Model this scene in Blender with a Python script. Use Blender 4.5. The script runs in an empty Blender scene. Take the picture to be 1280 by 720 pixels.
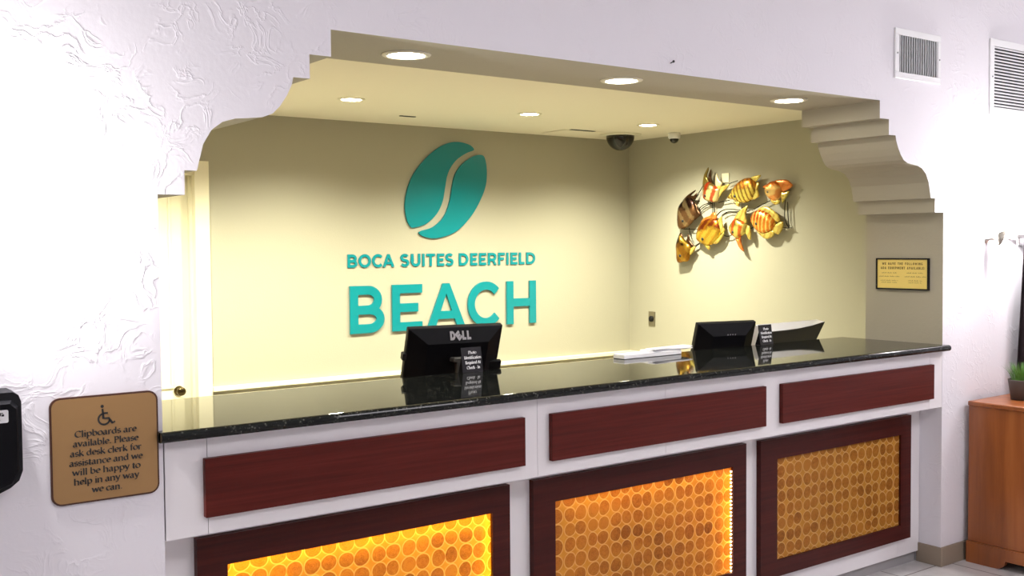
import bpy, bmesh, math, random
from mathutils import Vector, Matrix
random.seed(7)
R = math.radians
SC = bpy.context.scene
COL = SC.collection

# ---------------------------------------------------------------- camera, world, exposure
CAM = (-0.9108, -2.8317, 1.5802)
YAW, PITCH, ROLL, FPX = R(36.4589), R(-2.2538), R(-0.4548), 1307.82
cd = bpy.data.cameras.new('camera'); cam = bpy.data.objects.new('camera', cd); COL.objects.link(cam)
fwd = Vector((math.sin(YAW) * math.cos(PITCH), math.cos(YAW) * math.cos(PITCH), math.sin(PITCH)))
rgt = Vector((math.cos(YAW), -math.sin(YAW), 0)); up = rgt.cross(fwd)
r2 = math.cos(ROLL) * rgt + math.sin(ROLL) * up; u2 = -math.sin(ROLL) * rgt + math.cos(ROLL) * up
cam.matrix_world = Matrix(((r2.x, u2.x, -fwd.x, CAM[0]), (r2.y, u2.y, -fwd.y, CAM[1]), (r2.z, u2.z, -fwd.z, CAM[2]), (0, 0, 0, 1)))
cd.sensor_width = 36; cd.lens = FPX / 1280 * 36; cd.clip_start = 0.05
SC.camera = cam
SC.view_settings.view_transform = 'Standard'; SC.view_settings.look = 'None'
SC.view_settings.gamma = 1; SC.view_settings.use_curve_mapping = False
SC.view_settings.exposure = 0.0
w = bpy.data.worlds.new('world'); SC.world = w; w.use_nodes = True
w.node_tree.nodes['Background'].inputs[0].default_value = (1, .97, 1, 1)
w.node_tree.nodes['Background'].inputs[1].default_value = 0.05
LOBBY_PANEL = 12.0          # emission of each added, unseen lobby ceiling panel
CEILING_SPOT = 430.0     # watts of each downlight beam over the staff area
LENS = 60.0              # glow of a downlight lens
SOFFIT_SPOT = 45.0
SCONCE = 56.0              # watts of each wall sconce bulb
LED_WARM = 40.0

# ---------------------------------------------------------------- measures (metres)
W, T = 3.776, 0.431            # opening width, thickness of the front wall
D, XR, ZC, ZR = 3.8193, 5.2632, 2.4767, 0.6802
ZT, YF, ZB, YBK = 1.090, -0.045, 1.0608, 0.575
TOPZ = 3.3

# ---------------------------------------------------------------- materials
MATS = {}
def srgb(r, g, b):
    f = lambda c: (c / 255 / 12.92) if c / 255 <= .04045 else ((c / 255 + .055) / 1.055) ** 2.4
    return (f(r), f(g), f(b), 1)
def mat(name, col, rough=.5, metal=0, spec=.5, **kw):
    if name in MATS: return MATS[name]
    m = bpy.data.materials.new(name); m.use_nodes = True
    b = m.node_tree.nodes['Principled BSDF']
    b.inputs['Base Color'].default_value = col; b.inputs['Roughness'].default_value = rough
    b.inputs['Metallic'].default_value = metal; b.inputs['Specular IOR Level'].default_value = spec
    for k, v in kw.items(): b.inputs[k].default_value = v
    MATS[name] = m
    return m
class NT:
    def __init__(s, m): s.t = m.node_tree; s.n = s.t.nodes; s.b = s.n['Principled BSDF']
    def add(s, typ, ins=None, **props):
        n = s.n.new(typ)
        for k, v in props.items(): setattr(n, k, v)
        for k, v in (ins or {}).items():
            if hasattr(v, 'node'): s.t.links.new(v, n.inputs[k])
            else: n.inputs[k].default_value = v
        return n
    def link(s, a, b): s.t.links.new(a, b)
    def obj(s, scale=(1, 1, 1), rot=(0, 0, 0), loc=(0, 0, 0)):
        c = s.add('ShaderNodeTexCoord'); mp = s.add('ShaderNodeMapping')
        s.link(c.outputs['Object'], mp.inputs[0])
        mp.inputs['Scale'].default_value = scale; mp.inputs['Rotation'].default_value = rot; mp.inputs['Location'].default_value = loc
        return mp.outputs[0]
    def ramp(s, fac, stops):
        r = s.add('ShaderNodeValToRGB'); s.link(fac, r.inputs[0]); e = r.color_ramp.elements
        while len(e) > len(stops): e.remove(e[-1])
        while len(e) < len(stops): e.new(1)
        for i, (p, c) in enumerate(stops): e[i].position = p; e[i].color = c
        return r.outputs[0]
    def math(s, op, a, b=0.0, c=0.0):
        return s.add('ShaderNodeMath', {0: a, 1: b, 2: c}, operation=op).outputs[0]
    def bump(s, h, strength, dist):
        bn = s.add('ShaderNodeBump', {'Height': h, 'Strength': strength, 'Distance': dist}); s.link(bn.outputs[0], s.b.inputs['Normal'])

def plaster(name, col, strength=.33, dist=.004, rough=.6):
    m = mat(name, col, rough, spec=.3); t = NT(m)
    co = t.obj()
    n1 = t.add('ShaderNodeTexNoise', {'Vector': co, 'Scale': 11.0, 'Detail': 4.0, 'Roughness': .5, 'Distortion': 1.1})
    ridge = t.math('ABSOLUTE', t.math('SUBTRACT', n1.outputs[0], .5))
    ridge = t.math('POWER', t.math('SUBTRACT', 1.0, t.math('MULTIPLY', ridge, 11.0)), 3.0)
    ridge = t.math('MAXIMUM', ridge, 0.0)
    n2 = t.add('ShaderNodeTexNoise', {'Vector': co, 'Scale': 5.5, 'Detail': 3.0})
    mask = t.ramp(n2.outputs[0], [(.45, (0, 0, 0, 1)), (.62, (1, 1, 1, 1))])
    n3 = t.add('ShaderNodeTexNoise', {'Vector': co, 'Scale': 70.0, 'Detail': 3.0})
    h = t.math('ADD', t.math('MULTIPLY', ridge, mask), t.math('MULTIPLY', n3.outputs[0], .22))
    t.bump(h, strength, dist)
    return m
def orange_peel(name, col, rough=.6, sc=140, st=.25):
    m = mat(name, col, rough, spec=.3); t = NT(m)
    n = t.add('ShaderNodeTexNoise', {'Vector': t.obj(), 'Scale': sc, 'Detail': 3.0}); t.bump(n.outputs[0], st, .003)
    return m
def wood(name, c1, c2, c3, scale, rough=.35, spec=.5, coat=0.0):
    m = mat(name, c1, rough, spec=spec); t = NT(m)
    n = t.add('ShaderNodeTexNoise', {'Vector': t.obj(scale), 'Scale': 1.0, 'Detail': 6.0, 'Roughness': .6, 'Distortion': .4})
    t.link(t.ramp(n.outputs[0], [(.3, c1), (.5, c2), (.72, c3)]), t.b.inputs['Base Color'])
    t.b.inputs['Coat Weight'].default_value = coat; t.b.inputs['Coat Roughness'].default_value = .2
    return m
def emit(name, col, st):
    m = bpy.data.materials.new(name); m.use_nodes = True; b = m.node_tree.nodes['Principled BSDF']
    b.inputs['Base Color'].default_value = (.8, .8, .8, 1)
    b.inputs['Emission Color'].default_value = col; b.inputs['Emission Strength'].default_value = st
    return m

M_wall = plaster('white_trowelled_plaster', (.80, .775, .81, 1))
M_taupe = orange_peel('taupe_reveal_paint', (.41, .375, .29, 1), sc=60, st=.35)
M_cream = orange_peel('cream_wall_paint', (.41, .39, .31, 1))
M_ceil = orange_peel('cream_ceiling_paint', (.86, .81, .68, 1))
M_lobceil = orange_peel('white_ceiling_paint', (.82, .82, .82, 1))
M_trim = mat('cream_gloss_trim', (.85, .80, .62, 1), .35)
M_door = mat('cream_door_paint', (.85, .80, .60, 1), .4)
M_carpet = orange_peel('staff_floor_grey', (.22, .20, .165, 1))
M_lam = mat('white_laminate', (.80, .77, .78, 1), .4)
M_kick = mat('grey_toe_kick', (.35, .34, .34, 1), .45)
M_mah = wood('mahogany_laminate', (.066, .007, .004, 1), (.092, .010, .006, 1), (.118, .015, .010, 1), (2.2, 60, 75), .42, .18)
M_mahd = wood('mahogany_frame_laminate', (.038, .005, .004, 1), (.054, .007, .005, 1), (.072, .011, .007, 1), (2.2, 60, 75), .42, .18)
M_cred = wood('orange_cherry_wood', (.20, .055, .012, 1), (.28, .08, .018, 1), (.36, .115, .028, 1), (14, 14, 1.2), .35, coat=.3)
M_blk = mat('black_plastic', (.004, .004, .0055, 1), .55, spec=.12)
M_neck = mat('dark_grey_neck', (.05, .048, .046, 1), .45)
M_blkm = mat('matt_black_plastic', (.008, .008, .010, 1), .55, spec=.25)
M_dgrey = mat('dark_grey_plastic', (.032, .031, .030, 1), .5, spec=.3)
M_grey = mat('mid_grey_plastic', (.16, .15, .15, 1), .4)
M_wht = mat('white_plastic', (.85, .85, .85, 1), .4)
M_paper = mat('white_paper', (.9, .9, .92, 1), .7)
M_logo = mat('pale_grey_print', (.27, .26, .28, 1), .4)
M_teal = mat('teal_painted_metal', (.0, .215, .255, 1), .3, spec=.6)
NTt = NT(M_teal)
M_brass = mat('antique_brass', (.10, .075, .035, 1), .28, 1)
M_chrome = mat('brushed_steel', (.6, .58, .55, 1), .3, 1)
M_dark = mat('dark_void', (.03, .03, .035, 1), .8)
M_bronze = mat('bronze_plate', (.34, .195, .075, 1), .4, .35)
M_bedge = mat('dark_bronze_edge', (.07, .025, .015, 1), .4, .3)
M_ink = mat('black_ink', (.01, .01, .01, 1), .5)
M_whi = mat('white_ink', (.85, .85, .88, 1), .6)
M_gold = mat('yellow_brass_plate', (.86, .66, .20, 1), .4, .15)
M_sink = mat('brown_engraving', (.22, .14, .03, 1), .5)
M_blkp = mat('black_acrylic', (.012, .011, .014, 1), .25)
M_pot = orange_peel('grey_brown_pot', (.085, .07, .062, 1), .7)
M_grass = mat('grass_green', (.09, .22, .03, 1), .5)
M_drape = mat('dark_plum_cloth', (.014, .005, .008, 1), .9)
M_tilebase = orange_peel('tan_base_tile', (.30, .24, .18, 1), .45, 30, .2)
M_glassl = mat('sconce_metal_glass', (.26, .235, .20, 1), .3, .2)
M_dome = mat('smoked_dome', (.012, .011, .010, 1), .06)
M_plate = mat('steel_plate', (.30, .27, .2, 1), .35, .8)

def granite():
    m = mat('black_granite', (.007, .008, .007, 1), .04, spec=.22); t = NT(m)
    co = t.obj()
    v = t.add('ShaderNodeTexVoronoi', {'Vector': co, 'Scale': 120.0})
    n = t.add('ShaderNodeTexNoise', {'Vector': co, 'Scale': 60.0, 'Detail': 5.0})
    f = t.math('MULTIPLY', t.ramp(v.outputs['Distance'], [(.0, (1, 1, 1, 1)), (.5, (0, 0, 0, 1))]), t.ramp(n.outputs[0], [(.52, (0, 0, 0, 1)), (.60, (1, 1, 1, 1))]))
    t.link(t.ramp(f, [(0, (.0065, .0075, .007, 1)), (.5, (.06, .06, .05, 1)), (1, (.18, .18, .16, 1))]), t.b.inputs['Base Color'])
    n2 = t.add('ShaderNodeTexNoise', {'Vector': co, 'Scale': 25.0, 'Detail': 2.0})
    t.bump(n2.outputs[0], .02, .002)
    return m
M_gran = granite()
def tiles():
    m = mat('grey_floor_tile', (.5, .48, .46, 1), .35); t = NT(m)
    P = .383
    br = t.add('ShaderNodeTexBrick', {'Vector': t.obj((1, 1, 1), (0, 0, 0), (-(3.484 % P), -(.022 % P), 0)), 'Color1': (.55, .53, .52, 1), 'Color2': (.60, .58, .57, 1), 'Mortar': (.16, .13, .12, 1),
        'Scale': 1.0, 'Mortar Size': .004, 'Brick Width': P, 'Row Height': P}, offset=0.0)
    n = t.add('ShaderNodeTexNoise', {'Vector': t.obj(), 'Scale': 14.0, 'Detail': 5.0})
    mx = t.add('ShaderNodeMix', data_type='RGBA', blend_type='MULTIPLY'); mx.inputs[0].default_value = 1
    t.link(br.outputs[0], mx.inputs[6]); t.link(t.ramp(n.outputs[0], [(.3, (.8, .8, .8, 1)), (.7, (1, 1, 1, 1))]), mx.inputs[7])
    t.link(mx.outputs[2], t.b.inputs['Base Color'])
    return m
M_tile = tiles()
def amber(name):
    """thin translucent sheet of round shells in an amber resin"""
    m = bpy.data.materials.new(name); m.use_nodes = True; t = NT(m)
    P = .057
    co = t.obj((1 / P, 1, 1 / P))
    nz = t.add('ShaderNodeTexNoise', {'Vector': t.obj(), 'Scale': 9.0, 'Detail': 1.0})
    wob = t.add('ShaderNodeVectorMath', {0: nz.outputs['Color'], 1: (.5, .5, .5)}, operation='SUBTRACT')
    wob2 = t.add('ShaderNodeVectorMath', {0: wob.outputs[0], 'Scale': .45}, operation='SCALE')
    c2 = t.add('ShaderNodeVectorMath', {0: co, 1: wob2.outputs[0]}, operation='ADD').outputs[0]
    xyz = t.add('ShaderNodeSeparateXYZ', {0: c2})
    fx = t.math('SUBTRACT', t.math('FRACT', xyz.outputs[0]), .5); fz = t.math('SUBTRACT', t.math('FRACT', xyz.outputs[2]), .5)
    ix = t.math('FLOOR', xyz.outputs[0]); iz = t.math('FLOOR', xyz.outputs[2])
    cell = t.add('ShaderNodeCombineXYZ', {0: ix, 1: 0.0, 2: iz})
    wn = t.add('ShaderNodeTexWhiteNoise', {'Vector': cell.outputs[0]}, noise_dimensions='3D')
    # pairs sit closer: shift every second column
    par = t.math('SUBTRACT', t.math('MULTIPLY', t.math('MODULO', t.math('ABSOLUTE', ix), 2.0), 2.0), 1.0)
    fx = t.math('ADD', fx, t.math('MULTIPLY', par, .03))
    fx = t.math('ADD', fx, t.math('MULTIPLY', t.math('SUBTRACT', wn.outputs[0], .5), .05))
    r = t.math('SQRT', t.math('ADD', t.math('MULTIPLY', fx, fx), t.math('MULTIPLY', fz, fz)))
    disc = t.ramp(r, [(.0, (1, 1, 1, 1)), (.445, (1, 1, 1, 1)), (.465, (0, 0, 0, 1))])
    rim = t.ramp(r, [(.44, (0, 0, 0, 1)), (.465, (1, 1, 1, 1)), (.49, (1, 1, 1, 1)), (.53, (0, 0, 0, 1))])
    rings = t.math('SINE', t.math('MULTIPLY', r, 55.0))
    tone = t.math('ADD', t.math('MULTIPLY', wn.outputs[0], .42), t.math('MULTIPLY', rings, .10))
    n5 = t.add('ShaderNodeTexNoise', {'Vector': t.obj(), 'Scale': 95.0, 'Detail': 3.0}); tone = t.math('ADD', tone, t.math('MULTIPLY', t.math('SUBTRACT', n5.outputs[0], .5), 1.1))
    n2 = t.add('ShaderNodeTexNoise', {'Vector': t.obj((1, 1, 2.5)), 'Scale': 5.0, 'Detail': 5.0})
    tone = t.math('ADD', tone, t.math('MULTIPLY', t.math('SUBTRACT', n2.outputs[0], .42), 1.5))
    dcol = t.ramp(tone, [(.0, (.64, .285, .05, 1)), (.4, (.54, .215, .036, 1)), (1, (.28, .10, .02, 1))])
    n4 = t.add('ShaderNodeTexNoise', {'Vector': t.obj(), 'Scale': 22.0, 'Detail': 5.0})
    bg = t.ramp(n4.outputs[0], [(.35, (.68, .32, .055, 1)), (.65, (.78, .41, .075, 1))])
    mx = t.add('ShaderNodeMix', data_type='RGBA'); t.link(disc, mx.inputs[0]); t.link(bg, mx.inputs[6]); t.link(dcol, mx.inputs[7])
    mx2 = t.add('ShaderNodeMix', data_type='RGBA'); t.link(t.math('MULTIPLY', rim, .8), mx2.inputs[0]); t.link(mx.outputs[2], mx2.inputs[6]); mx2.inputs[7].default_value = (.92, .64, .22, 1)
    df = t.add('ShaderNodeBsdfDiffuse', {'Color': mx2.outputs[2]}); tr = t.add('ShaderNodeBsdfTranslucent', {'Color': mx2.outputs[2]})
    gl = t.add('ShaderNodeBsdfGlossy', {'Roughness': .25})
    a = t.add('ShaderNodeMixShader', {0: .5, 1: df.outputs[0], 2: tr.outputs[0]})
    b = t.add('ShaderNodeMixShader', {0: .018, 1: a.outputs[0], 2: gl.outputs[0]})
    out = t.n['Material Output']; t.n.remove(t.b); t.link(b.outputs[0], out.inputs[0])
    return m
M_amber = amber('amber_shell_sheet')

def fish_mat(name, base, edge, stripe, sscale, rot, metal=.55, amount=.8, back=1.0):
    m = mat(name, base, .26, metal); t = NT(m)
    co = t.obj((1, 1, 1), (0, 0, rot))
    wv = t.add('ShaderNodeTexWave', {'Vector': co, 'Scale': sscale, 'Distortion': 1.5, 'Detail': 2.0, 'Detail Scale': 6.0}, bands_direction='X')
    n = t.add('ShaderNodeTexNoise', {'Vector': co, 'Scale': 16.0, 'Detail': 4.0})
    f = t.math('MULTIPLY', t.ramp(wv.outputs[0], [(.55, (0, 0, 0, 1)), (.8, (1, 1, 1, 1))]), amount)
    sx = t.add('ShaderNodeSeparateXYZ', {0: t.obj()})
    dk = t.math('ADD', t.math('MULTIPLY', sx.outputs[1], -9.0 * back), t.math('ADD', n.outputs[0], .12))
    b2 = t.ramp(dk, [(.25, edge), (.55, base)])
    mx = t.add('ShaderNodeMix', data_type='RGBA'); t.link(f, mx.inputs[0]); t.link(b2, mx.inputs[6]); mx.inputs[7].default_value = stripe
    t.link(mx.outputs[2], t.b.inputs['Base Color'])
    return m

# ---------------------------------------------------------------- mesh helpers
BASE = {}
def link(name, me, parent=None):
    o = bpy.data.objects.new(name, me); COL.objects.link(o)
    if parent:
        o.parent = parent
        if parent.name in BASE: o.matrix_parent_inverse = Matrix.Translation(-BASE[parent.name])   # parts are written in room coordinates
    return o
def obj(name, bm, m, parent=None, smooth=False, loc=None):
    me = bpy.data.meshes.new(name); bmesh.ops.recalc_face_normals(bm, faces=bm.faces); bm.to_mesh(me); bm.free()
    for x in (m if isinstance(m, (list, tuple)) else [m]): me.materials.append(x)
    if smooth:
        for p in me.polygons: p.use_smooth = True
    o = link(name, me, parent)
    if loc: o.location = loc
    return o
def tag(o, label=None, cat=None, group=None, kind=None):
    for k, v in (('label', label), ('category', cat), ('group', group), ('kind', kind)):
        if v: o[k] = v
    return o
def thing(name, label, cat, loc=(0, 0, 0), rot=(0, 0, 0), group=None, local=False):
    o = link(name, None); o.location = loc; o.rotation_euler = rot
    if not local: BASE[o.name] = Vector(loc)
    return tag(o, label, cat, group)
def struct(name, bm, m, parent=None):
    o = obj(name, bm, m, parent)
    if not parent: o['kind'] = 'structure'
    return o
def bx(bm, x0, x1, y0, y1, z0, z1, bev=0, seg=2, mi=0):
    vs = [bm.verts.new(p) for p in ((x0, y0, z0), (x1, y0, z0), (x1, y1, z0), (x0, y1, z0), (x0, y0, z1), (x1, y0, z1), (x1, y1, z1), (x0, y1, z1))]
    fs = [bm.faces.new([vs[i] for i in q]) for q in ((3, 2, 1, 0), (4, 5, 6, 7), (0, 1, 5, 4), (1, 2, 6, 5), (2, 3, 7, 6), (3, 0, 4, 7))]
    for f in fs: f.material_index = mi
    if bev:
        es = list({e for f in fs for e in f.edges})
        bmesh.ops.bevel(bm, geom=es, offset=bev, segments=seg, affect='EDGES', profile=.5)
    return bm
def box(name, x0, x1, y0, y1, z0, z1, m, parent=None, bev=0, seg=2):
    return obj(name, bx(bmesh.new(), x0, x1, y0, y1, z0, z1, bev, seg), m, parent)
def prism(bm, pts, f0, f1, mi=0):
    """pts: 2D outline; f0/f1 map a 2D point to 3D on the two end faces"""
    a = [bm.verts.new(f0(p)) for p in pts]; b = [bm.verts.new(f1(p)) for p in pts]
    n = len(pts); fs = [bm.faces.new(a), bm.faces.new(list(reversed(b)))]
    for i in range(n): fs.append(bm.faces.new((a[i], b[i], b[(i + 1) % n], a[(i + 1) % n])))
    for f in fs: f.material_index = mi
    for f in fs: f.normal_update()
    bmesh.ops.triangulate(bm, faces=fs[:2], ngon_method='EAR_CLIP')
    return fs
def lathe(bm, prof, c, n=32, axis='Z', cap=True):
    rings = []
    for r, h in prof:
        ring = []
        for i in range(n):
            a = 2 * math.pi * i / n; x, y = r * math.cos(a), r * math.sin(a)
            p = (c[0] + x, c[1] + y, c[2] + h) if axis == 'Z' else ((c[0] + x, c[1] + h, c[2] + y) if axis == 'Y' else (c[0] + h, c[1] + x, c[2] + y))
            ring.append(bm.verts.new(p))
        rings.append(ring)
    for a, b in zip(rings, rings[1:]):
        for i in range(n): bm.faces.new((a[i], a[(i + 1) % n], b[(i + 1) % n], b[i]))
    if cap: bm.faces.new(rings[0]); bm.faces.new(rings[-1])
    return bm
def tube(bm, pts, r, n=8):
    pts = [Vector(p) for p in pts]; rings = []
    for i, p in enumerate(pts):
        d = (pts[min(i + 1, len(pts) - 1)] - pts[max(i - 1, 0)]).normalized()
        a = d.cross(Vector((0, 0, 1)) if abs(d.z) < .9 else Vector((1, 0, 0))).normalized(); b = d.cross(a)
        rings.append([bm.verts.new(p + r * (a * math.cos(2 * math.pi * k / n) + b * math.sin(2 * math.pi * k / n))) for k in range(n)])
    for a, b in zip(rings, rings[1:]):
        for i in range(n): bm.faces.new((a[i], a[(i + 1) % n], b[(i + 1) % n], b[i]))
    bm.faces.new(rings[0]); bm.faces.new(list(reversed(rings[-1])))
    return bm
def spline(pts, k=5, closed=False):
    out = []; n = len(pts)
    P = lambda i: pts[i % n] if closed else pts[max(0, min(n - 1, i))]
    for i in range(n if closed else n - 1):
        a, b, c, d = P(i - 1), P(i), P(i + 1), P(i + 2)
        for j in range(k):
            t = j / k
            out.append(tuple(.5 * (2 * b[q] + (c[q] - a[q]) * t + (2 * a[q] - 5 * b[q] + 4 * c[q] - d[q]) * t * t + (3 * b[q] - a[q] - 3 * c[q] + d[q]) * t ** 3) for q in range(len(b))))
    if not closed: out.append(tuple(pts[-1]))
    return out

# ---------------------------------------------------------------- lettering: strokes drawn with a pen
def arc(cx, cy, rx, ry, a0, a1, n=14):
    return [(cx + rx * math.cos(R(a0 + (a1 - a0) * i / n)), cy + ry * math.sin(R(a0 + (a1 - a0) * i / n))) for i in range(n + 1)]
def sans(ch, w, t):
    """upper-case monoline glyph of cap height 1 and width w as (strokes, polygons)"""
    h = t / 2; S = []; P = []
    if ch in 'BPRD': S.append([(h, 0), (h, 1)])
    if ch == 'B':
        r1 = .25 - h / 2 + .005; S += [[(h, 1 - h), (w * .52, 1 - h)] + arc(w * .52, 1 - h - r1, w * .41 - h, r1, 90, -90) + [(h, 1 - h - 2 * r1)]]
        y = 1 - h - 2 * r1; r2 = (y - h) / 2; S += [[(h, y), (w * .55, y)] + arc(w * .55, h + r2, w * .45 - h, r2, 90, -90) + [(h, h)]]
    elif ch == 'D': S += [[(h, 1 - h), (w * .42, 1 - h)] + arc(w * .42, .5, w * .58 - h, .5 - h, 90, -90, 22) + [(h, h)]]
    elif ch in 'PR':
        r1 = .29 - h / 2; S += [[(h, 1 - h), (w * .55, 1 - h)] + arc(w * .55, 1 - h - r1, w * .43 - h, r1, 90, -90) + [(h, 1 - h - 2 * r1)]]
        if ch == 'R': q = 1 - h - 2 * r1; P.append([(w * .45, q), (w * .45 + t * 1.15, q), (w, 0), (w - t * 1.2, 0)])
    elif ch in 'EF':
        S += [[(h, 0), (h, 1)], [(h, 1 - h), (w, 1 - h)], [(h, .5), (w * .86, .5)]]
        if ch == 'E': S.append([(h, h), (w, h)])
    elif ch == 'L': S += [[(h, 1), (h, 0)], [(h, h), (w, h)]]
    elif ch == 'I': S += [[(w / 2, 0), (w / 2, 1)]]
    elif ch == 'T': S += [[(w / 2, 0), (w / 2, 1)], [(0, 1 - h), (w, 1 - h)]]
    elif ch == 'H': S += [[(h, 0), (h, 1)], [(w - h, 0), (w - h, 1)], [(h, .5), (w - h, .5)]]
    elif ch == 'N': S += [[(h, 0), (h, 1)], [(w - h, 0), (w - h, 1)]]; P.append([(0, 1), (t, 1), (w, 0), (w - t, 0)])
    elif ch == 'U': S += [[(h, 1)] + [(h, .36)] + arc(w / 2, .36, w / 2 - h, .36 - h, 180, 360, 18) + [(w - h, 1)]]
    elif ch in 'OQ':
        S += [arc(w / 2, .5, w / 2 - h, .5 - h + .012, 0, 360, 36)]
        if ch == 'Q': P.append([(w * .55, .3), (w * .7, .35), (w * 1.02, .03), (w * .9, -.05)])
    elif ch == 'C': S += [arc(w * .54, .5, w * .54 - h, .5 - h + .012, 42, 318, 30)]
    elif ch == 'G': S += [arc(w * .53, .5, w * .53 - h, .5 - h + .012, 42, 330, 30), [(w - h, .1), (w - h, .48)], [(w, .48 - h), (w * .55, .48 - h)]]
    elif ch == 'S':
        ry = (.5 - h) / 2 + .006; rx = w / 2 - h
        S += [arc(w / 2, .5 + ry, rx * .93, ry, 28, 270, 18) + arc(w / 2, .5 - ry, rx, ry, 90, -152, 18)[1:]]
    elif ch == 'A':
        q = t * 1.12; c = w / 2
        P += [[(0, 0), (q, 0), (c + q * .42, 1), (c - q * .42, 1)], [(w - q, 0), (w, 0), (c + q * .42, 1), (c - q * .42, 1)], [(w * .2, .21), (w * .8, .21), (w * .76, .21 + t * .95), (w * .24, .21 + t * .95)]]
    elif ch == 'V': q = t * 1.12; c = w / 2; P += [[(0, 1), (q, 1), (c + q * .42, 0), (c - q * .42, 0)], [(w - q, 1), (w, 1), (c + q * .42, 0), (c - q * .42, 0)]]
    elif ch == 'W': q = t * 1.0; P += [[(0, 1), (q, 1), (w * .28 + q * .4, 0), (w * .28 - q * .4, 0)], [(w / 2 - q * .4, .9), (w / 2 + q * .4, .9), (w * .28 + q * .4, 0), (w * .28 - q * .4, 0)],
        [(w / 2 - q * .4, .9), (w / 2 + q * .4, .9), (w * .72 + q * .4, 0), (w * .72 - q * .4, 0)], [(w - q, 1), (w, 1), (w * .72 + q * .4, 0), (w * .72 - q * .4, 0)]]
    elif ch == 'M': q = t; S += [[(h, 0), (h, 1)], [(w - h, 0), (w - h, 1)]]; P += [[(0, 1), (q * 1.1, 1), (w / 2 + q * .5, .25), (w / 2 - q * .5, .25)], [(w - q * 1.1, 1), (w, 1), (w / 2 + q * .5, .25), (w / 2 - q * .5, .25)]]
    elif ch == ':': P += [[(w / 2 - h, .12), (w / 2 + h, .12), (w / 2 + h, .12 + t), (w / 2 - h, .12 + t)], [(w / 2 - h, .55), (w / 2 + h, .55), (w / 2 + h, .55 + t), (w / 2 - h, .55 + t)]]
    return S, P
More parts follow.
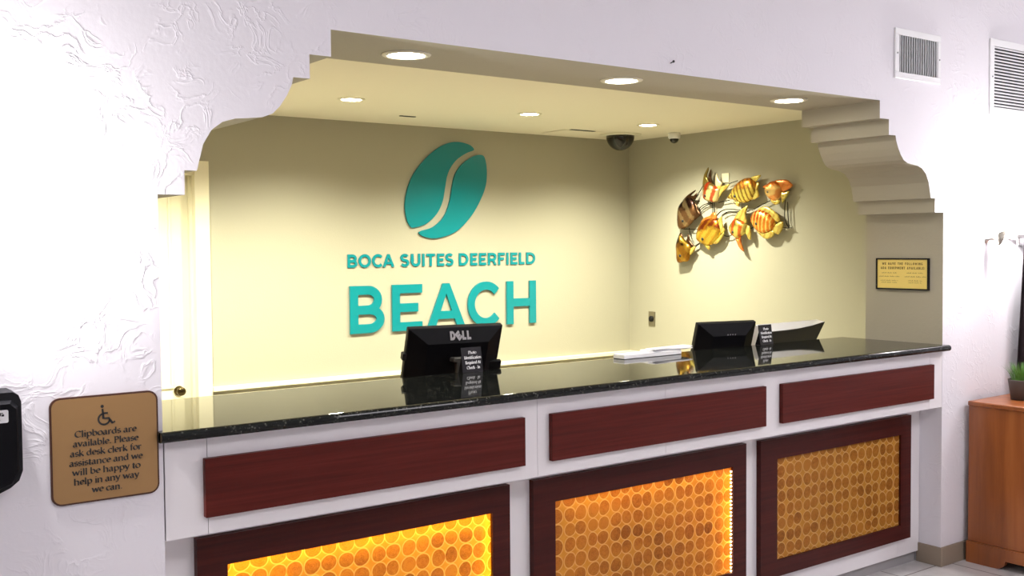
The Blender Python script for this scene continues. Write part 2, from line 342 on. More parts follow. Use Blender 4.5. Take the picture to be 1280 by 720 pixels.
def serif(ch):
    """book-hand glyph, x-height 1: (advance, strokes)"""
    sf = lambda x, y, a=.16, b=.16: [(x - a, y), (x + b, y)]
    A, C, X = 1.55, 1.45, 1.0
    D_ = -.5
    G = {
     'a': (.98, [[(.16, .78)] + arc(.42, .72, .24, .26, 140, 0, 8) + [(.66, .14)] + [(.78, .03), (.9, .07)], [(.66, .58), (.5, .55)] + arc(.38, .28, .27, .27, 80, 290, 12) + [(.66, .16)]]),
     'b': (1.1, [[(.2, A), (.2, .05)], [(.03, A - .07), (.2, A)], arc(.55, .5, .38, .48, 150, -150, 20)]),
     'c': (.9, [arc(.55, .5, .43, .49, 45, 315, 20)]),
     'd': (1.12, [[(.85, A), (.85, .04)], [(.68, A - .07), (.85, A)], [(.85, .04), (1.02, .07)], arc(.5, .5, .38, .48, 30, 330, 20)]),
     'e': (.96, [[(.14, .55), (.82, .6)] + arc(.5, .52, .36, .47, 12, 310, 22)]),
     'f': (.66, [[(.28, 0), (.28, 1.2)] + arc(.52, 1.25, .24, .28, 180, 60, 8), [(.05, .95), (.58, .95)], sf(.28, 0)]),
     'h': (1.16, [[(.2, A), (.2, 0)], [(.03, A - .07), (.2, A)], sf(.2, 0), [(.2, .75)] + arc(.56, .66, .34, .31, 150, 0, 10) + [(.9, 0)], sf(.9, 0)]),
     'i': (.5, [[(.25, X), (.25, 0)], [(.07, .92), (.25, X)], sf(.25, 0), [(.25, 1.33), (.25, 1.5)]]),
     'k': (1.05, [[(.2, A), (.2, 0)], [(.03, A - .07), (.2, A)], sf(.2, 0), [(.78, .97), (.24, .5)], [(.38, .58), (.92, 0), (1.02, 0)], sf(.78, .97, .12, .12)]),
     'l': (.5, [[(.25, A), (.25, 0)], [(.07, A - .07), (.25, A)], sf(.25, 0)]),
     'n': (1.16, [[(.2, X), (.2, 0)], [(.03, .92), (.2, X)], sf(.2, 0), [(.2, .75)] + arc(.56, .66, .34, .31, 150, 0, 10) + [(.9, 0)], sf(.9, 0)]),
     'o': (1.06, [arc(.53, .5, .43, .49, 0, 360, 28)]),
     'p': (1.12, [[(.22, X), (.22, D_)], [(.05, .92), (.22, X)], sf(.22, D_), arc(.58, .5, .4, .48, 150, -150, 20)]),
     'q': (1.12, [[(.88, X), (.88, D_)], sf(.88, D_), arc(.5, .5, .4, .48, 30, 330, 20)]),
     'r': (.78, [[(.22, X), (.22, 0)], [(.05, .92), (.22, X)], sf(.22, 0), [(.22, .7), (.42, .93), (.56, .97), (.7, .88)]]),
     's': (.78, [arc(.38, .74, .25, .24, 30, 270, 10) + arc(.38, .26, .28, .25, 90, -150, 10)[1:]]),
     't': (.66, [[(.28, 1.3), (.28, .2)] + arc(.45, .2, .17, .19, 180, 310, 6), [(.04, .95), (.6, .95)]]),
     'u': (1.14, [[(.2, X), (.2, .32)] + arc(.52, .32, .32, .3, 180, 330, 8) + [(.86, .25)], [(.86, X), (.86, .04)], sf(.2, X, .16, 0), sf(.86, X, .16, 0), [(.86, .04), (1.0, .06)]]),
     'v': (1.04, [[(.12, X), (.5, .02)], [(.5, .02), (.9, X)], sf(.12, X), sf(.9, X, .14, .12)]),
     'w': (1.5, [[(.12, X), (.45, .02)], [(.45, .02), (.76, .95)], [(.76, .95), (1.06, .02)], [(1.06, .02), (1.38, X)], sf(.12, X), sf(1.38, X, .14, .12)]),
     'y': (1.04, [[(.12, X), (.52, .04)], [(.9, X), (.42, -.32), (.2, -.46), (.08, -.38)], sf(.12, X), sf(.9, X, .14, .12)]),
     'C': (1.3, [arc(.74, .72, .62, .72, 42, 318, 24), [(1.2, 1.2), (1.2, 1.4)]]),
     'P': (1.1, [[(.25, C), (.25, 0)], sf(.25, 0, .2, .2), [(.05, C), (.5, C)] + arc(.55, 1.08, .4, .37, 90, -90, 12) + [(.27, .7)]]),
     'I': (.6, [[(.3, C), (.3, 0)], sf(.3, 0, .2, .2), sf(.3, C, .2, .2)]),
     'R': (1.25, [[(.25, C), (.25, 0)], sf(.25, 0, .2, .2), [(.05, C), (.5, C)] + arc(.52, 1.1, .36, .35, 90, -90, 12) + [(.27, .75)], [(.5, .74), (1.05, .0), (1.2, 0)]]),
     'A': (1.4, [[(.7, C), (.2, 0)], [(.7, C), (1.2, 0)], [(.36, .5), (1.04, .5)], sf(.2, 0, .17, .17), sf(1.2, 0, .17, .17)]),
     '.': (.5, [[(.22, 0), (.22, .16)]]), '-': (.7, [[(.12, .5), (.58, .5)]]), ' ': (.5, []),
    }
    return G[ch]
def stroke_poly(bm, pts, width, put, f0, f1):
    """one solid ribbon along pts; width(angle) gives the pen width"""
    n = len(pts); L = []; Rr = []
    for i in range(n):
        a = pts[max(i - 1, 0)]; b = pts[min(i + 1, n - 1)]
        if n > 2 and i in (0, n - 1) and math.dist(pts[0], pts[-1]) < 1e-6: a, b = pts[-2], pts[1]
        dx, dy = b[0] - a[0], b[1] - a[1]; l = math.hypot(dx, dy) or 1; wd = width(math.atan2(dy, dx)) / 2
        k = 1.0
        if 0 < i < n - 1:
            d1 = math.atan2(pts[i][1] - pts[i - 1][1], pts[i][0] - pts[i - 1][0]); d2 = math.atan2(pts[i + 1][1] - pts[i][1], pts[i + 1][0] - pts[i][0])
            k = 1 / max(.6, abs(math.cos((d2 - d1) / 2)))
        L.append((pts[i][0] - dy / l * wd * k, pts[i][1] + dx / l * wd * k)); Rr.append((pts[i][0] + dy / l * wd * k, pts[i][1] - dx / l * wd * k))
    va = [[bm.verts.new(put(p, h)) for p in L] for h in (f0, f1)]; vb = [[bm.verts.new(put(p, h)) for p in Rr] for h in (f0, f1)]
    for i in range(n - 1):
        bm.faces.new((va[1][i], va[1][i + 1], vb[1][i + 1], vb[1][i])); bm.faces.new((va[0][i], vb[0][i], vb[0][i + 1], va[0][i + 1]))
        bm.faces.new((va[0][i], va[0][i + 1], va[1][i + 1], va[1][i])); bm.faces.new((vb[0][i], vb[1][i], vb[1][i + 1], vb[0][i + 1]))
    for i in (0, n - 1): bm.faces.new((va[0][i], va[1][i], vb[1][i], vb[0][i]))
def frame(o, x, y):
    """origin, unit right, unit up -> put((a,b),depth) along the outward normal"""
    o, x, y = Vector(o), Vector(x), Vector(y); nrm = x.cross(y)
    return lambda p, d: o + x * p[0] + y * p[1] + nrm * d
def sans_glyph(bm, ch, x, y, w, h, t, put, d0, d1):
    S, P = sans(ch, w / h, t / h); sc = lambda q: (x + q[0] * h, y + q[1] * h)
    e = abs(d1 - d0) * .03; i = 0                       # each stroke a hair lower than the last, so crossings stay clean
    for s in S: i += 1; stroke_poly(bm, [sc(q) for q in s], lambda a: t, put, d0, d1 - e * i)
    for pg in P: i += 1; z = d1 - e * i; prism(bm, [sc(q) for q in pg], lambda p: put(p, d0), lambda p: put(p, z))
PEN = lambda W_, mn: (lambda a: max(mn, W_ * abs(math.sin(a - R(28)))))
def serif_line(bm, text, cx, y, xh, put, d0, d1, width=None, pen=.24):
    tot = sum(serif(c)[0] for c in text); k = xh if width is None else width / tot
    x = cx - tot * k / 2; pw = PEN(pen * xh, pen * .3 * xh)
    for c in text:
        adv, S = serif(c)
        for i, s in enumerate(S): stroke_poly(bm, [(x + q[0] * k, y + q[1] * xh) for q in s], pw, put, d0, d1 - i * .04 * (d1 - d0))
        x += adv * k

# ---------------------------------------------------------------- outlines measured on the walls (metres)
EMB1 = [(3.6375, 2.3338), (3.5963, 2.3614), (3.5004, 2.3769), (3.4056, 2.3629), (3.2983, 2.3105), (3.1923, 2.2256), (3.1004, 2.1183), (3.0477, 2.0067), (3.0258, 1.8965), (3.0372, 1.7978), (3.067, 1.7386), (3.1028, 1.7278), (3.207, 1.7572), (3.2975, 1.8296), (3.3519, 1.9247), (3.3746, 2.0265), (3.4028, 2.14), (3.4715, 2.2329), (3.5679, 2.294), (3.6318, 2.3175)]
EMB2 = [(3.7013, 2.2886), (3.7405, 2.2674), (3.7593, 2.1757), (3.7495, 2.0597), (3.6975, 1.943), (3.6178, 1.8266), (3.5063, 1.7227), (3.397, 1.6703), (3.2766, 1.6479), (3.1849, 1.6614), (3.141, 1.688), (3.1672, 1.7058), (3.2645, 1.733), (3.3585, 1.8078), (3.4108, 1.9146), (3.4365, 2.0282), (3.4675, 2.1309), (3.5395, 2.2176), (3.6369, 2.2743)]
FISH = {'f1': {'body': [(-3.1833, 1.8778), (-3.1553, 1.9197), (-3.1146, 1.9502), (-3.0633, 1.9694), (-3.0126, 1.9381), (-2.991, 1.8976), (-2.9785, 1.851), (-2.9948, 1.7987), (-3.0546, 1.7405), (-3.1188, 1.7151), (-3.1707, 1.7134), (-3.1874, 1.7433), (-3.191, 1.804)], 'fins': [[(-3.1417, 1.9327), (-3.0864, 1.9785), (-3.0028, 2.017), (-2.9992, 2.009), (-3.0463, 1.9767), (-3.0591, 1.9467)], [(-3.0102, 1.9249), (-2.9814, 1.9), (-2.9635, 1.8572), (-2.9386, 1.8236), (-2.9869, 1.792), (-3.014, 1.7794), (-2.9905, 1.8317)], [(-3.059, 1.9773), (-2.9957, 1.9745), (-2.9777, 1.9961), (-2.9957, 1.9507), (-3.0282, 1.9468)]], 'eye': (-3.1071, 1.7763)}, 'f2': {'body': [(-2.9107, 1.9706), (-2.9124, 2.0257), (-2.9018, 2.0643), (-2.8526, 2.0773), (-2.8056, 2.0592), (-2.759, 2.0284), (-2.7248, 2.0139), (-2.7368, 1.972), (-2.7591, 1.9227), (-2.797, 1.9139), (-2.8579, 1.924), (-2.8983, 1.9413)], 'fins': [[(-2.9135, 2.0324), (-2.917, 2.0784), (-2.9028, 2.1364), (-2.8641, 2.1874), (-2.8571, 2.1726), (-2.8712, 2.1215), (-2.8502, 2.0747), (-2.8572, 2.0556)], [(-2.8572, 2.0751), (-2.8572, 2.1271), (-2.8292, 2.1747), (-2.8327, 2.1257), (-2.8154, 2.0664)], [(-2.7808, 2.0258), (-2.7584, 2.044), (-2.7157, 2.0354), (-2.6414, 2.0481), (-2.6649, 2.02), (-2.7157, 1.984), (-2.7499, 1.9534)], [(-2.7808, 2.0387), (-2.7842, 2.1099), (-2.7722, 2.1376), (-2.7584, 2.1084), (-2.7413, 2.0817), (-2.7157, 2.0546), (-2.7413, 2.0328)]], 'eye': (-2.8644, 1.9684)}, 'f3': {'body': [(-2.6604, 1.9418), (-2.6302, 1.9736), (-2.6102, 2.0044), (-2.5638, 2.0489), (-2.4949, 2.0804), (-2.4271, 2.0827), (-2.3902, 2.0558), (-2.3727, 2.014), (-2.3853, 1.9625), (-2.4172, 1.9203), (-2.4704, 1.8999), (-2.5357, 1.9025), (-2.5935, 1.9237), (-2.6302, 1.9329)], 'fins': [[(-2.4426, 2.0775), (-2.4025, 2.0939), (-2.3391, 2.0988), (-2.3517, 2.0786), (-2.3865, 2.0495)], [(-2.3865, 2.0185), (-2.3674, 2.046), (-2.3484, 2.0376), (-2.3642, 1.9963), (-2.3514, 1.9462), (-2.3736, 1.9298), (-2.3991, 1.9184), (-2.4151, 1.9266), (-2.3864, 1.9626)], [(-2.6013, 1.9216), (-2.573, 1.9103), (-2.5417, 1.9066), (-2.5449, 1.8713), (-2.573, 1.885)]], 'eye': (-2.5631, 1.9514)}, 'f4': {'body': [(-2.3143, 2.0134), (-2.2752, 2.0286), (-2.2412, 2.0439), (-2.1981, 2.0465), (-2.1569, 2.0151), (-2.1371, 1.9778), (-2.146, 1.9371), (-2.1718, 1.9042), (-2.2177, 1.9036), (-2.2595, 1.9249), (-2.2876, 1.958), (-2.2939, 1.9927)], 'fins': [[(-2.2114, 2.0449), (-2.1686, 2.0547), (-2.1007, 2.0509), (-2.0722, 2.0349), (-2.0453, 2.0071), (-2.078, 1.9823), (-2.1411, 1.9636), (-2.1609, 2.007)], [(-2.1532, 1.9581), (-2.1154, 1.9624), (-2.0735, 1.9652), (-2.0928, 1.9312), (-2.1198, 1.8998), (-2.1348, 1.8786), (-2.144, 1.9153)], [(-2.245, 1.9146), (-2.2065, 1.9032), (-2.1561, 1.9061), (-2.1651, 1.8822), (-2.1957, 1.8736), (-2.2295, 1.8871)]], 'eye': (-2.242, 1.9692)}, 'f5': {'body': [(-3.201, 1.5276), (-3.2046, 1.5817), (-3.1858, 1.6355), (-3.1596, 1.6729), (-3.1282, 1.6416), (-3.0914, 1.6144), (-3.0548, 1.5915), (-3.0367, 1.5608), (-3.0495, 1.5142), (-3.0715, 1.4581), (-3.1286, 1.447), (-3.19, 1.4439)], 'fins': [[(-3.1945, 1.6221), (-3.1794, 1.6624), (-3.157, 1.6836), (-3.1275, 1.6416), (-3.1423, 1.6216)], [(-3.0962, 1.6078), (-3.087, 1.6411), (-3.0759, 1.6743), (-3.0578, 1.6274), (-3.0287, 1.5939), (-3.0071, 1.5646), (-3.047, 1.5475)], [(-3.0598, 1.5008), (-3.0234, 1.5275), (-2.9962, 1.5606), (-3.0107, 1.5739), (-3.0506, 1.5541)]], 'eye': (-3.1372, 1.4982)}, 'f6': {'body': [(-2.9842, 1.6307), (-2.9806, 1.6729), (-2.959, 1.7319), (-2.9109, 1.7742), (-2.8405, 1.7907), (-2.7711, 1.7836), (-2.7368, 1.7467), (-2.7248, 1.6949), (-2.7454, 1.6436), (-2.7971, 1.5949), (-2.8582, 1.5771), (-2.9199, 1.5905), (-2.9591, 1.6093)], 'fins': [[(-2.9423, 1.7513), (-2.9067, 1.7925), (-2.8364, 1.814), (-2.8103, 1.8366), (-2.7809, 1.8228), (-2.774, 1.7799), (-2.8364, 1.7815)], [(-2.7637, 1.7538), (-2.7465, 1.7856), (-2.7225, 1.8005), (-2.7157, 1.7591), (-2.7021, 1.7138), (-2.6902, 1.6943), (-2.7362, 1.6693)], [(-2.9158, 1.5957), (-2.8716, 1.585), (-2.8401, 1.573), (-2.8506, 1.543), (-2.8787, 1.5614)], [(-2.8191, 1.595), (-2.7585, 1.6308), (-2.6953, 1.6815), (-2.7157, 1.6368), (-2.7672, 1.5921)]], 'eye': (-2.8928, 1.6297)}, 'f7': {'body': [(-2.6435, 1.7126), (-2.6184, 1.7504), (-2.5801, 1.7837), (-2.5356, 1.7775), (-2.4946, 1.7538), (-2.4653, 1.728), (-2.4701, 1.6905), (-2.4864, 1.6656), (-2.519, 1.6471), (-2.5602, 1.6287), (-2.6017, 1.6482), (-2.6301, 1.6741)], 'fins': [[(-2.6012, 1.7691), (-2.5647, 1.8189), (-2.5154, 1.8552), (-2.4633, 1.876), (-2.4698, 1.8474), (-2.4827, 1.8101), (-2.4697, 1.747), (-2.4989, 1.7477), (-2.5482, 1.7741)], [(-2.5845, 1.6416), (-2.5563, 1.6286), (-2.5283, 1.6536), (-2.525, 1.603), (-2.4987, 1.5422), (-2.5053, 1.5321), (-2.548, 1.5651)], [(-2.4826, 1.7158), (-2.4502, 1.7277), (-2.4308, 1.6773), (-2.4307, 1.6272), (-2.4501, 1.6212), (-2.4696, 1.6528), (-2.4858, 1.6719)]], 'eye': (-2.5812, 1.6797)}, 'f8': {'body': [(-2.4299, 1.7748), (-2.4059, 1.8202), (-2.3581, 1.8398), (-2.303, 1.8356), (-2.2484, 1.8093), (-2.2097, 1.7715), (-2.1943, 1.7345), (-2.2172, 1.6983), (-2.2636, 1.6721), (-2.3183, 1.6656), (-2.3737, 1.6888), (-2.4105, 1.7269)], 'fins': [[(-2.3671, 1.8439), (-2.3229, 1.861), (-2.2759, 1.8618), (-2.2217, 1.8354), (-2.1756, 1.7974), (-2.1587, 1.7605), (-2.1831, 1.744), (-2.2107, 1.7691), (-2.2603, 1.8158), (-2.3071, 1.8358)], [(-2.2168, 1.7228), (-2.1831, 1.7343), (-2.1344, 1.7477), (-2.1313, 1.7088), (-2.1645, 1.6584), (-2.1951, 1.6613), (-2.229, 1.6863)], [(-2.3732, 1.6826), (-2.3225, 1.6632), (-2.2445, 1.6767), (-2.2105, 1.686), (-2.2059, 1.6614), (-2.2444, 1.6301), (-2.3067, 1.6283)]], 'eye': (-2.3526, 1.738)}}
WIRES = [[(-3.0317, 1.9326), (-2.9829, 1.9901), (-2.9294, 2.0559)], [(-2.9777, 1.8685), (-2.9295, 1.8984), (-2.8502, 1.915)], [(-2.9706, 1.855), (-2.9118, 1.8885), (-2.8415, 1.9082)], [(-2.8363, 1.9184), (-2.8346, 1.8298)], [(-2.8188, 1.9177), (-2.8172, 1.8267)], [(-2.6784, 2.0467), (-2.6363, 2.0585), (-2.5781, 2.0705)], [(-2.7894, 1.8103), (-2.755, 1.8377), (-2.7123, 1.8531), (-2.6446, 1.856), (-2.5285, 1.8432), (-2.431, 1.8425)], [(-2.7378, 1.8114), (-2.6783, 1.8353), (-2.5945, 1.8352), (-2.4633, 1.8336)], [(-2.423, 1.846), (-2.3672, 1.869), (-2.2574, 1.908)], [(-2.7722, 1.9094), (-2.7293, 1.9181), (-2.6615, 1.9243)], [(-2.1274, 1.9089), (-2.1316, 1.7939), (-2.1193, 1.745), (-2.0921, 1.6985)], [(-2.1047, 1.8898), (-2.1014, 1.793), (-2.0922, 1.7081)], [(-2.1571, 1.707), (-2.0667, 1.7004)], [(-3.083, 1.7212), (-3.0739, 1.6743), (-3.0539, 1.6314)], [(-3.0322, 1.5566), (-2.9961, 1.5804), (-2.9601, 1.6)], [(-3.0377, 1.5673), (-2.9709, 1.6001)], [(-2.7208, 1.6562), (-2.6783, 1.6479), (-2.6362, 1.6576)], [(-2.455, 1.7003), (-2.3988, 1.7267)], [(-3.1753, 1.7135), (-2.9923, 1.7075)]]

# ================================================================ THE SETTING
# front wall of the lobby with the stepped opening over the desk
S_CURVE = [(.399, 2.077), (.394, 2.055), (.378, 2.022), (.356, 1.990), (.334, 1.968), (.302, 1.955), (.262, 1.950), (.222, 1.946), (.184, 1.934), (.152, 1.910), (.128, 1.870), (.116, 1.824), (.109, 1.796)]
PROF = [(0, 1.729), (.074, 1.729), (.074, 1.796)] + list(reversed(S_CURVE)) + [(.451, 2.077), (.451, 2.148), (.521, 2.148), (.521, 2.228)]
outline = [(-3.2, 0), (0, 0), (0, ZT)] + PROF + [(W - x, z) for x, z in reversed(PROF)] + [(W, ZT), (W, 0), (7.2, 0), (7.2, TOPZ), (-3.2, TOPZ)]
bm = bmesh.new()
fs = prism(bm, outline, lambda p: (p[0], 0, p[1]), lambda p: (p[0], T, p[1]))
bm.faces.ensure_lookup_table()
wall = None
for f in bm.faces:
    c = f.calc_center_median(); n = f.normal
    f.normal_update(); n = f.normal
    if abs(n.y) < .5 and -.01 < c.x < W + .01 and c.z > ZT: f.material_index = 1
    elif n.y > .9: f.material_index = 2
wall = struct('wall_front', bm, [M_wall, M_taupe, M_cream])
# staff room behind
box_s = lambda name, a, m, parent=None: struct(name, bx(bmesh.new(), *a), m, parent)
DX0, DX1, DTOP = 0.4816, 1.4735, 2.077        # door opening in the back wall
bm = bmesh.new()
prism(bm, [(-1, 0), (DX0, 0), (DX0, DTOP), (DX1, DTOP), (DX1, 0), (XR + .1, 0), (XR + .1, ZC + .1), (-1, ZC + .1)], lambda p: (p[0], D, p[1]), lambda p: (p[0], D + .12, p[1]))
struct('wall_back', bm, M_cream)
box_s('wall_right', (XR, XR + .1, T, D, 0, ZC + .1), M_cream)
box_s('wall_left', (-1.1, -1, T, D + .12, 0, ZC + .1), M_cream)
box_s('ceiling_staff', (-1.1, XR + .1, T, D + .12, ZC, ZC + .1), M_ceil)
box_s('floor_staff', (-1.1, XR + .1, T, D + .12, -.1, 0), M_carpet)
# lobby shell
box_s('floor', (-3.2, 7.2, -6.5, T, -.1, 0), M_tile)
box_s('ceiling', (-3.2, 7.2, -6.5, T, TOPZ, TOPZ + .1), M_lobceil)
box_s('wall_lobby_left', (-3.3, -3.2, -6.5, T, 0, TOPZ), M_wall)
box_s('wall_lobby_right', (7.2, 7.3, -6.5, T, 0, TOPZ), M_wall)
box_s('wall_lobby_rear', (-3.2, 7.2, -6.6, -6.5, 0, TOPZ), M_wall)
# tile skirting on the right-hand pier
bm = bmesh.new(); bx(bm, W - .010, W, -.010, .128, 0, .095, .002, 1); bx(bm, W, 7.2, -.010, -.0002, 0, .095, .002, 1)
struct('baseboard_front', bm, M_tilebase)
bm = bmesh.new(); bx(bm, -3.2, 0, -.010, -.0002, 0, .095, .002, 1); struct('baseboard_left', bm, M_tilebase)
# white rail along the back wall
bm = bmesh.new(); 
for z0, z1, p in ((ZR - .030, ZR, .034), (0, ZR - .054, .030)): bx(bm, DX1 + .083, XR, D - p, D - .0003, z0, z1, .003, 1); bx(bm, XR - p, XR - .0003, T + .02, D - p, z0, z1, .003, 1)
struct('trim_1', bm, M_trim)
# door in the back wall
bm = bmesh.new()
prism(bm, [(DX0 - .08, 0), (DX0, 0), (DX0, DTOP), (DX1, DTOP), (DX1, 0), (DX1 + .082, 0), (DX1 + .082, DTOP + .072), (DX0 - .08, DTOP + .072)], lambda p: (p[0], D - .018, p[1]), lambda p: (p[0], D, p[1]))
bx(bm, DX1 - .012, DX1, D - .018, D + .12, 0, DTOP)          # jamb lining
bx(bm, DX1 - .030, DX1 - .012, D + .040, D + .075, 0, DTOP)  # stop
bx(bm, DX0, DX1, D, D + .12, DTOP - .02, DTOP)
struct('trim_2', bm, M_trim)
dr = box_s('door_1', (DX0 + .004, DX1 - .013, D + .078, D + .115, .005, DTOP - .022), M_door)
bm = bmesh.new()
for z0, z1 in ((.12, .60), (.68, 1.94)):
    for x0, x1 in ((DX0 + .11, DX0 + .40), (DX0 + .50, DX1 - .14)):
        for a in ((x0, x1, z0, z0 + .02), (x0, x1, z1 - .02, z1), (x0, x0 + .02, z0 + .02, z1 - .02), (x1 - .02, x1, z0 + .02, z1 - .02)):
            bx(bm, a[0], a[1], D + .070, D + .078, a[2], a[3], .003, 1)
obj('panel_moulding', bm, M_door, dr)
bm = bmesh.new(); lathe(bm, [(.030, .078), (.032, .070), (.012, .066), (.011, .048), (.022, .042), (.029, .028), (.027, .014), (.015, .008)], (1.3626, D, 0.6645), 24, 'Y')
obj('door_knob', bm, M_brass, dr, True)

# ================================================================ RECEPTION DESK
YP, YB, YFR, YG = -.020, .118, .093, .104
desk = thing('reception_desk', 'long white reception desk with mahogany boards and three amber panelled frames', 'reception desk', (W / 2, .3, 0))
bm = bmesh.new()                         # the white fascia under the counter, in plates with fine seams
for x0, x1 in ((.004, .121), (.1225, 1.2845), (1.286, 1.9005), (1.902, 3.668), (3.6695, W - .002)): bx(bm, x0, x1, 0, .02, .786, ZB - .001)
bx(bm, .004, W - .002, .02, YB, .786, ZB - .001)
obj('fascia', bm, M_lam, desk)
bm = bmesh.new()                         # white base around the three frames, open behind them
GX = [(.211, 1.158), (1.4376, 2.384), (2.6663, 3.5803)]
for x0, x1 in ((.004, .20), (1.17, 1.425), (2.396, 2.655), (3.592, W - .002)): bx(bm, x0, x1, YB, YB + .02, .054, .786)
bx(bm, .004, W - .002, YB + .0005, YB + .0195, .054, .205); bx(bm, .004, W - .002, YB + .0005, YB + .0195, .70, .786)
bx(bm, .004, W - .002, .24, .26, 0, ZB - .001)
bx(bm, .004, .02, YB + .02, .24, .054, ZB - .001); bx(bm, W - .02, W - .002, YB + .02, .24, .054, ZB - .001)
obj('base_panel', bm, M_lam, desk)
box('toe_kick', .004, W - .002, .136, .15, 0, .054, M_kick, desk)
for x0, x1 in ((.109, 1.2196), (1.335, 2.4592), (2.5615, 3.6779)):
    box('trim_board', x0, x1, YP, 0, .8364, 1.0014, M_mah, desk, .0015, 1)
FR = [(.1206, 1.2337, .7500), (1.338, 2.4663, .7480), (2.5589, 3.6646, .7460)]
M_ledy = emit('yellow_strip_light', (.9, 1.4, .2, 1), LED_WARM * 3.6)
M_ledw = emit('warm_led_bead', (1, .80, .50, 1), LED_WARM * .55)
for k, ((x0, x1, z1), (g0, g1)) in enumerate(zip(FR, GX)):
    z0, gz0, gz1 = .1437, .215, z1 - .0888
    bm = bmesh.new()
    for a in ((x0, x1, gz1, z1), (x0, x1, z0, gz0), (x0, g0, gz0, gz1), (g1, x1, gz0, gz1)): bx(bm, a[0], a[1], YFR, YB, a[2], a[3])
    bmesh.ops.remove_doubles(bm, verts=bm.verts, dist=.0001)
    fr = obj('panel_frame', bm, M_mahd, desk)
    pn = box('shell_panel', g0, g1, YG, YG + .004, gz0, gz1, M_amber, fr)
    if k == 0:
        bm = bmesh.new(); q = YB + .008
        bx(bm, g0 + .004, g1 - .004, q, q + .008, gz1 - .014, gz1 - .004); bx(bm, g1 - .014, g1 - .004, q, q + .008, gz0 + .02, gz1 - .02); bx(bm, g0 + .004, g0 + .010, q, q + .008, gz0 + .02, gz1 - .02)
        tag(obj('light_strip', bm, M_ledy, fr), 'glowing yellow light strip behind the shells')
    if k == 1:
        bm = bmesh.new()
        for i in range(28): z = gz1 - .022 - i * .0155; bx(bm, g1 - .0055, g1 - .001, YG - .004, YG - .0005, z, z + .0045)
        tag(obj('light_strip', bm, M_ledw, fr), 'row of bright warm beads along the right edge')
        bm = bmesh.new(); bx(bm, g1 - .02, g1 - .008, YB + .012, YB + .02, gz0 + .02, gz1 - .02); bx(bm, g0 + .05, g1 - .03, YB + .03, YB + .036, gz1 + .0, gz1 + .006)
        obj('light_strip', bm, emit('warm_strip_light', (1, 1.25, .45, 1), LED_WARM * 1.8), fr)
# granite top with a rounded front edge
bm = bmesh.new(); hh = (ZT - ZB) / 2
prof = [(YBK, ZB), (YBK, ZT - .003), (YBK - .003, ZT)] + [(YF + hh - hh * math.sin(R(a)), ZB + hh + hh * math.cos(R(a))) for a in range(0, 181, 15)]
prism(bm, prof, lambda p: (.002, p[0], p[1]), lambda p: (W - .002, p[0], p[1]))
bx(bm, -.016, .002, YF + hh, -.001, ZB, ZT, 0)
lathe(bm, [(hh, 0), (hh, .018)], (-.016, YF + hh, ZB + hh), 24, 'X')
bx(bm, W - .002, W + .004, YF + hh, -.001, ZB, ZT, 0); lathe(bm, [(hh, 0), (hh, .005), (hh * .6, .009)], (W - .002, YF + hh, ZB + hh), 24, 'X')
ct = tag(obj('countertop', bm, M_gran), 'polished black granite countertop running the length of the reception desk', 'countertop')
# lower worktop on the clerk's side, carrying the screens
wt = thing('staff_worktop', 'brown wood worktop on the clerk side behind the granite counter', 'worktop', (2.3, .95, 0))
box('top', .30, W, YBK + .004, 1.25,   .72, .75, M_cred, wt, .003, 1)
for x in (.32, 1.45, 2.6, W - .05): box('panel_leg', x, x + .025, YBK + .03, 1.2, 0, .72, M_cred, wt)
box('modesty_panel', .325, W - .06, .60, .62, .05, .70, M_cred, wt)

# ================================================================ WALL LETTERING AND EMBLEM
def wallput(p, d): return Vector((p[0], D - d, p[1]))
emb = thing('bean_emblem', 'large teal oval emblem split by a curved gap on the back wall', 'emblem', (3.3903, D, 1.648))
for pts in (EMB1, EMB2):
    bm = bmesh.new(); pl = spline(pts, 4, True)
    prism(bm, pl, lambda p: wallput(p, .002), lambda p: wallput(p, .016)); obj('emblem_half', bm, M_teal, emb)
def lettering(name, label, rows, h, z, t, d1):
    root = thing(name, label, 'wall lettering', (3.3903, D, z))
    for ch, x0, x1 in rows:
        bm = bmesh.new(); sans_glyph(bm, ch, x0, z, x1 - x0, h, t, wallput, .002, d1); obj('letter', bm, M_teal, root)
    return root
lettering('wall_lettering', 'row of five tall teal letters lowest on the cream back wall', [('B', 2.5648, 2.8421), ('E', 2.908, 3.1633), ('A', 3.202, 3.5494), ('C', 3.5713, 3.8863), ('H', 3.9417, 4.2315)], 0.3400, 0.97, 0.0638, .018)
lettering('wall_lettering', 'row of small teal letters between the oval emblem and the tall letters',
    [('B', 2.5543, 2.6317), ('O', 2.6412, 2.7416), ('C', 2.751, 2.84), ('A', 2.8379, 2.9341), ('S', 2.9844, 3.0597), ('U', 3.0764, 3.1559), ('I', 3.1716, 3.1936), ('T', 3.2083, 3.2836), ('E', 3.3024, 3.3662), ('S', 3.3757, 3.4489),
     ('D', 3.4981, 3.5849), ('E', 3.6038, 3.6686), ('E', 3.6854, 3.7523), ('R', 3.7691, 3.8507), ('F', 3.8664, 3.9302), ('I', 3.9459, 3.9679), ('E', 3.9867, 4.0537), ('L', 4.0704, 4.1248), ('D', 4.1426, 4.2326)], 0.0942, 1.4408, 0.0198, .009)

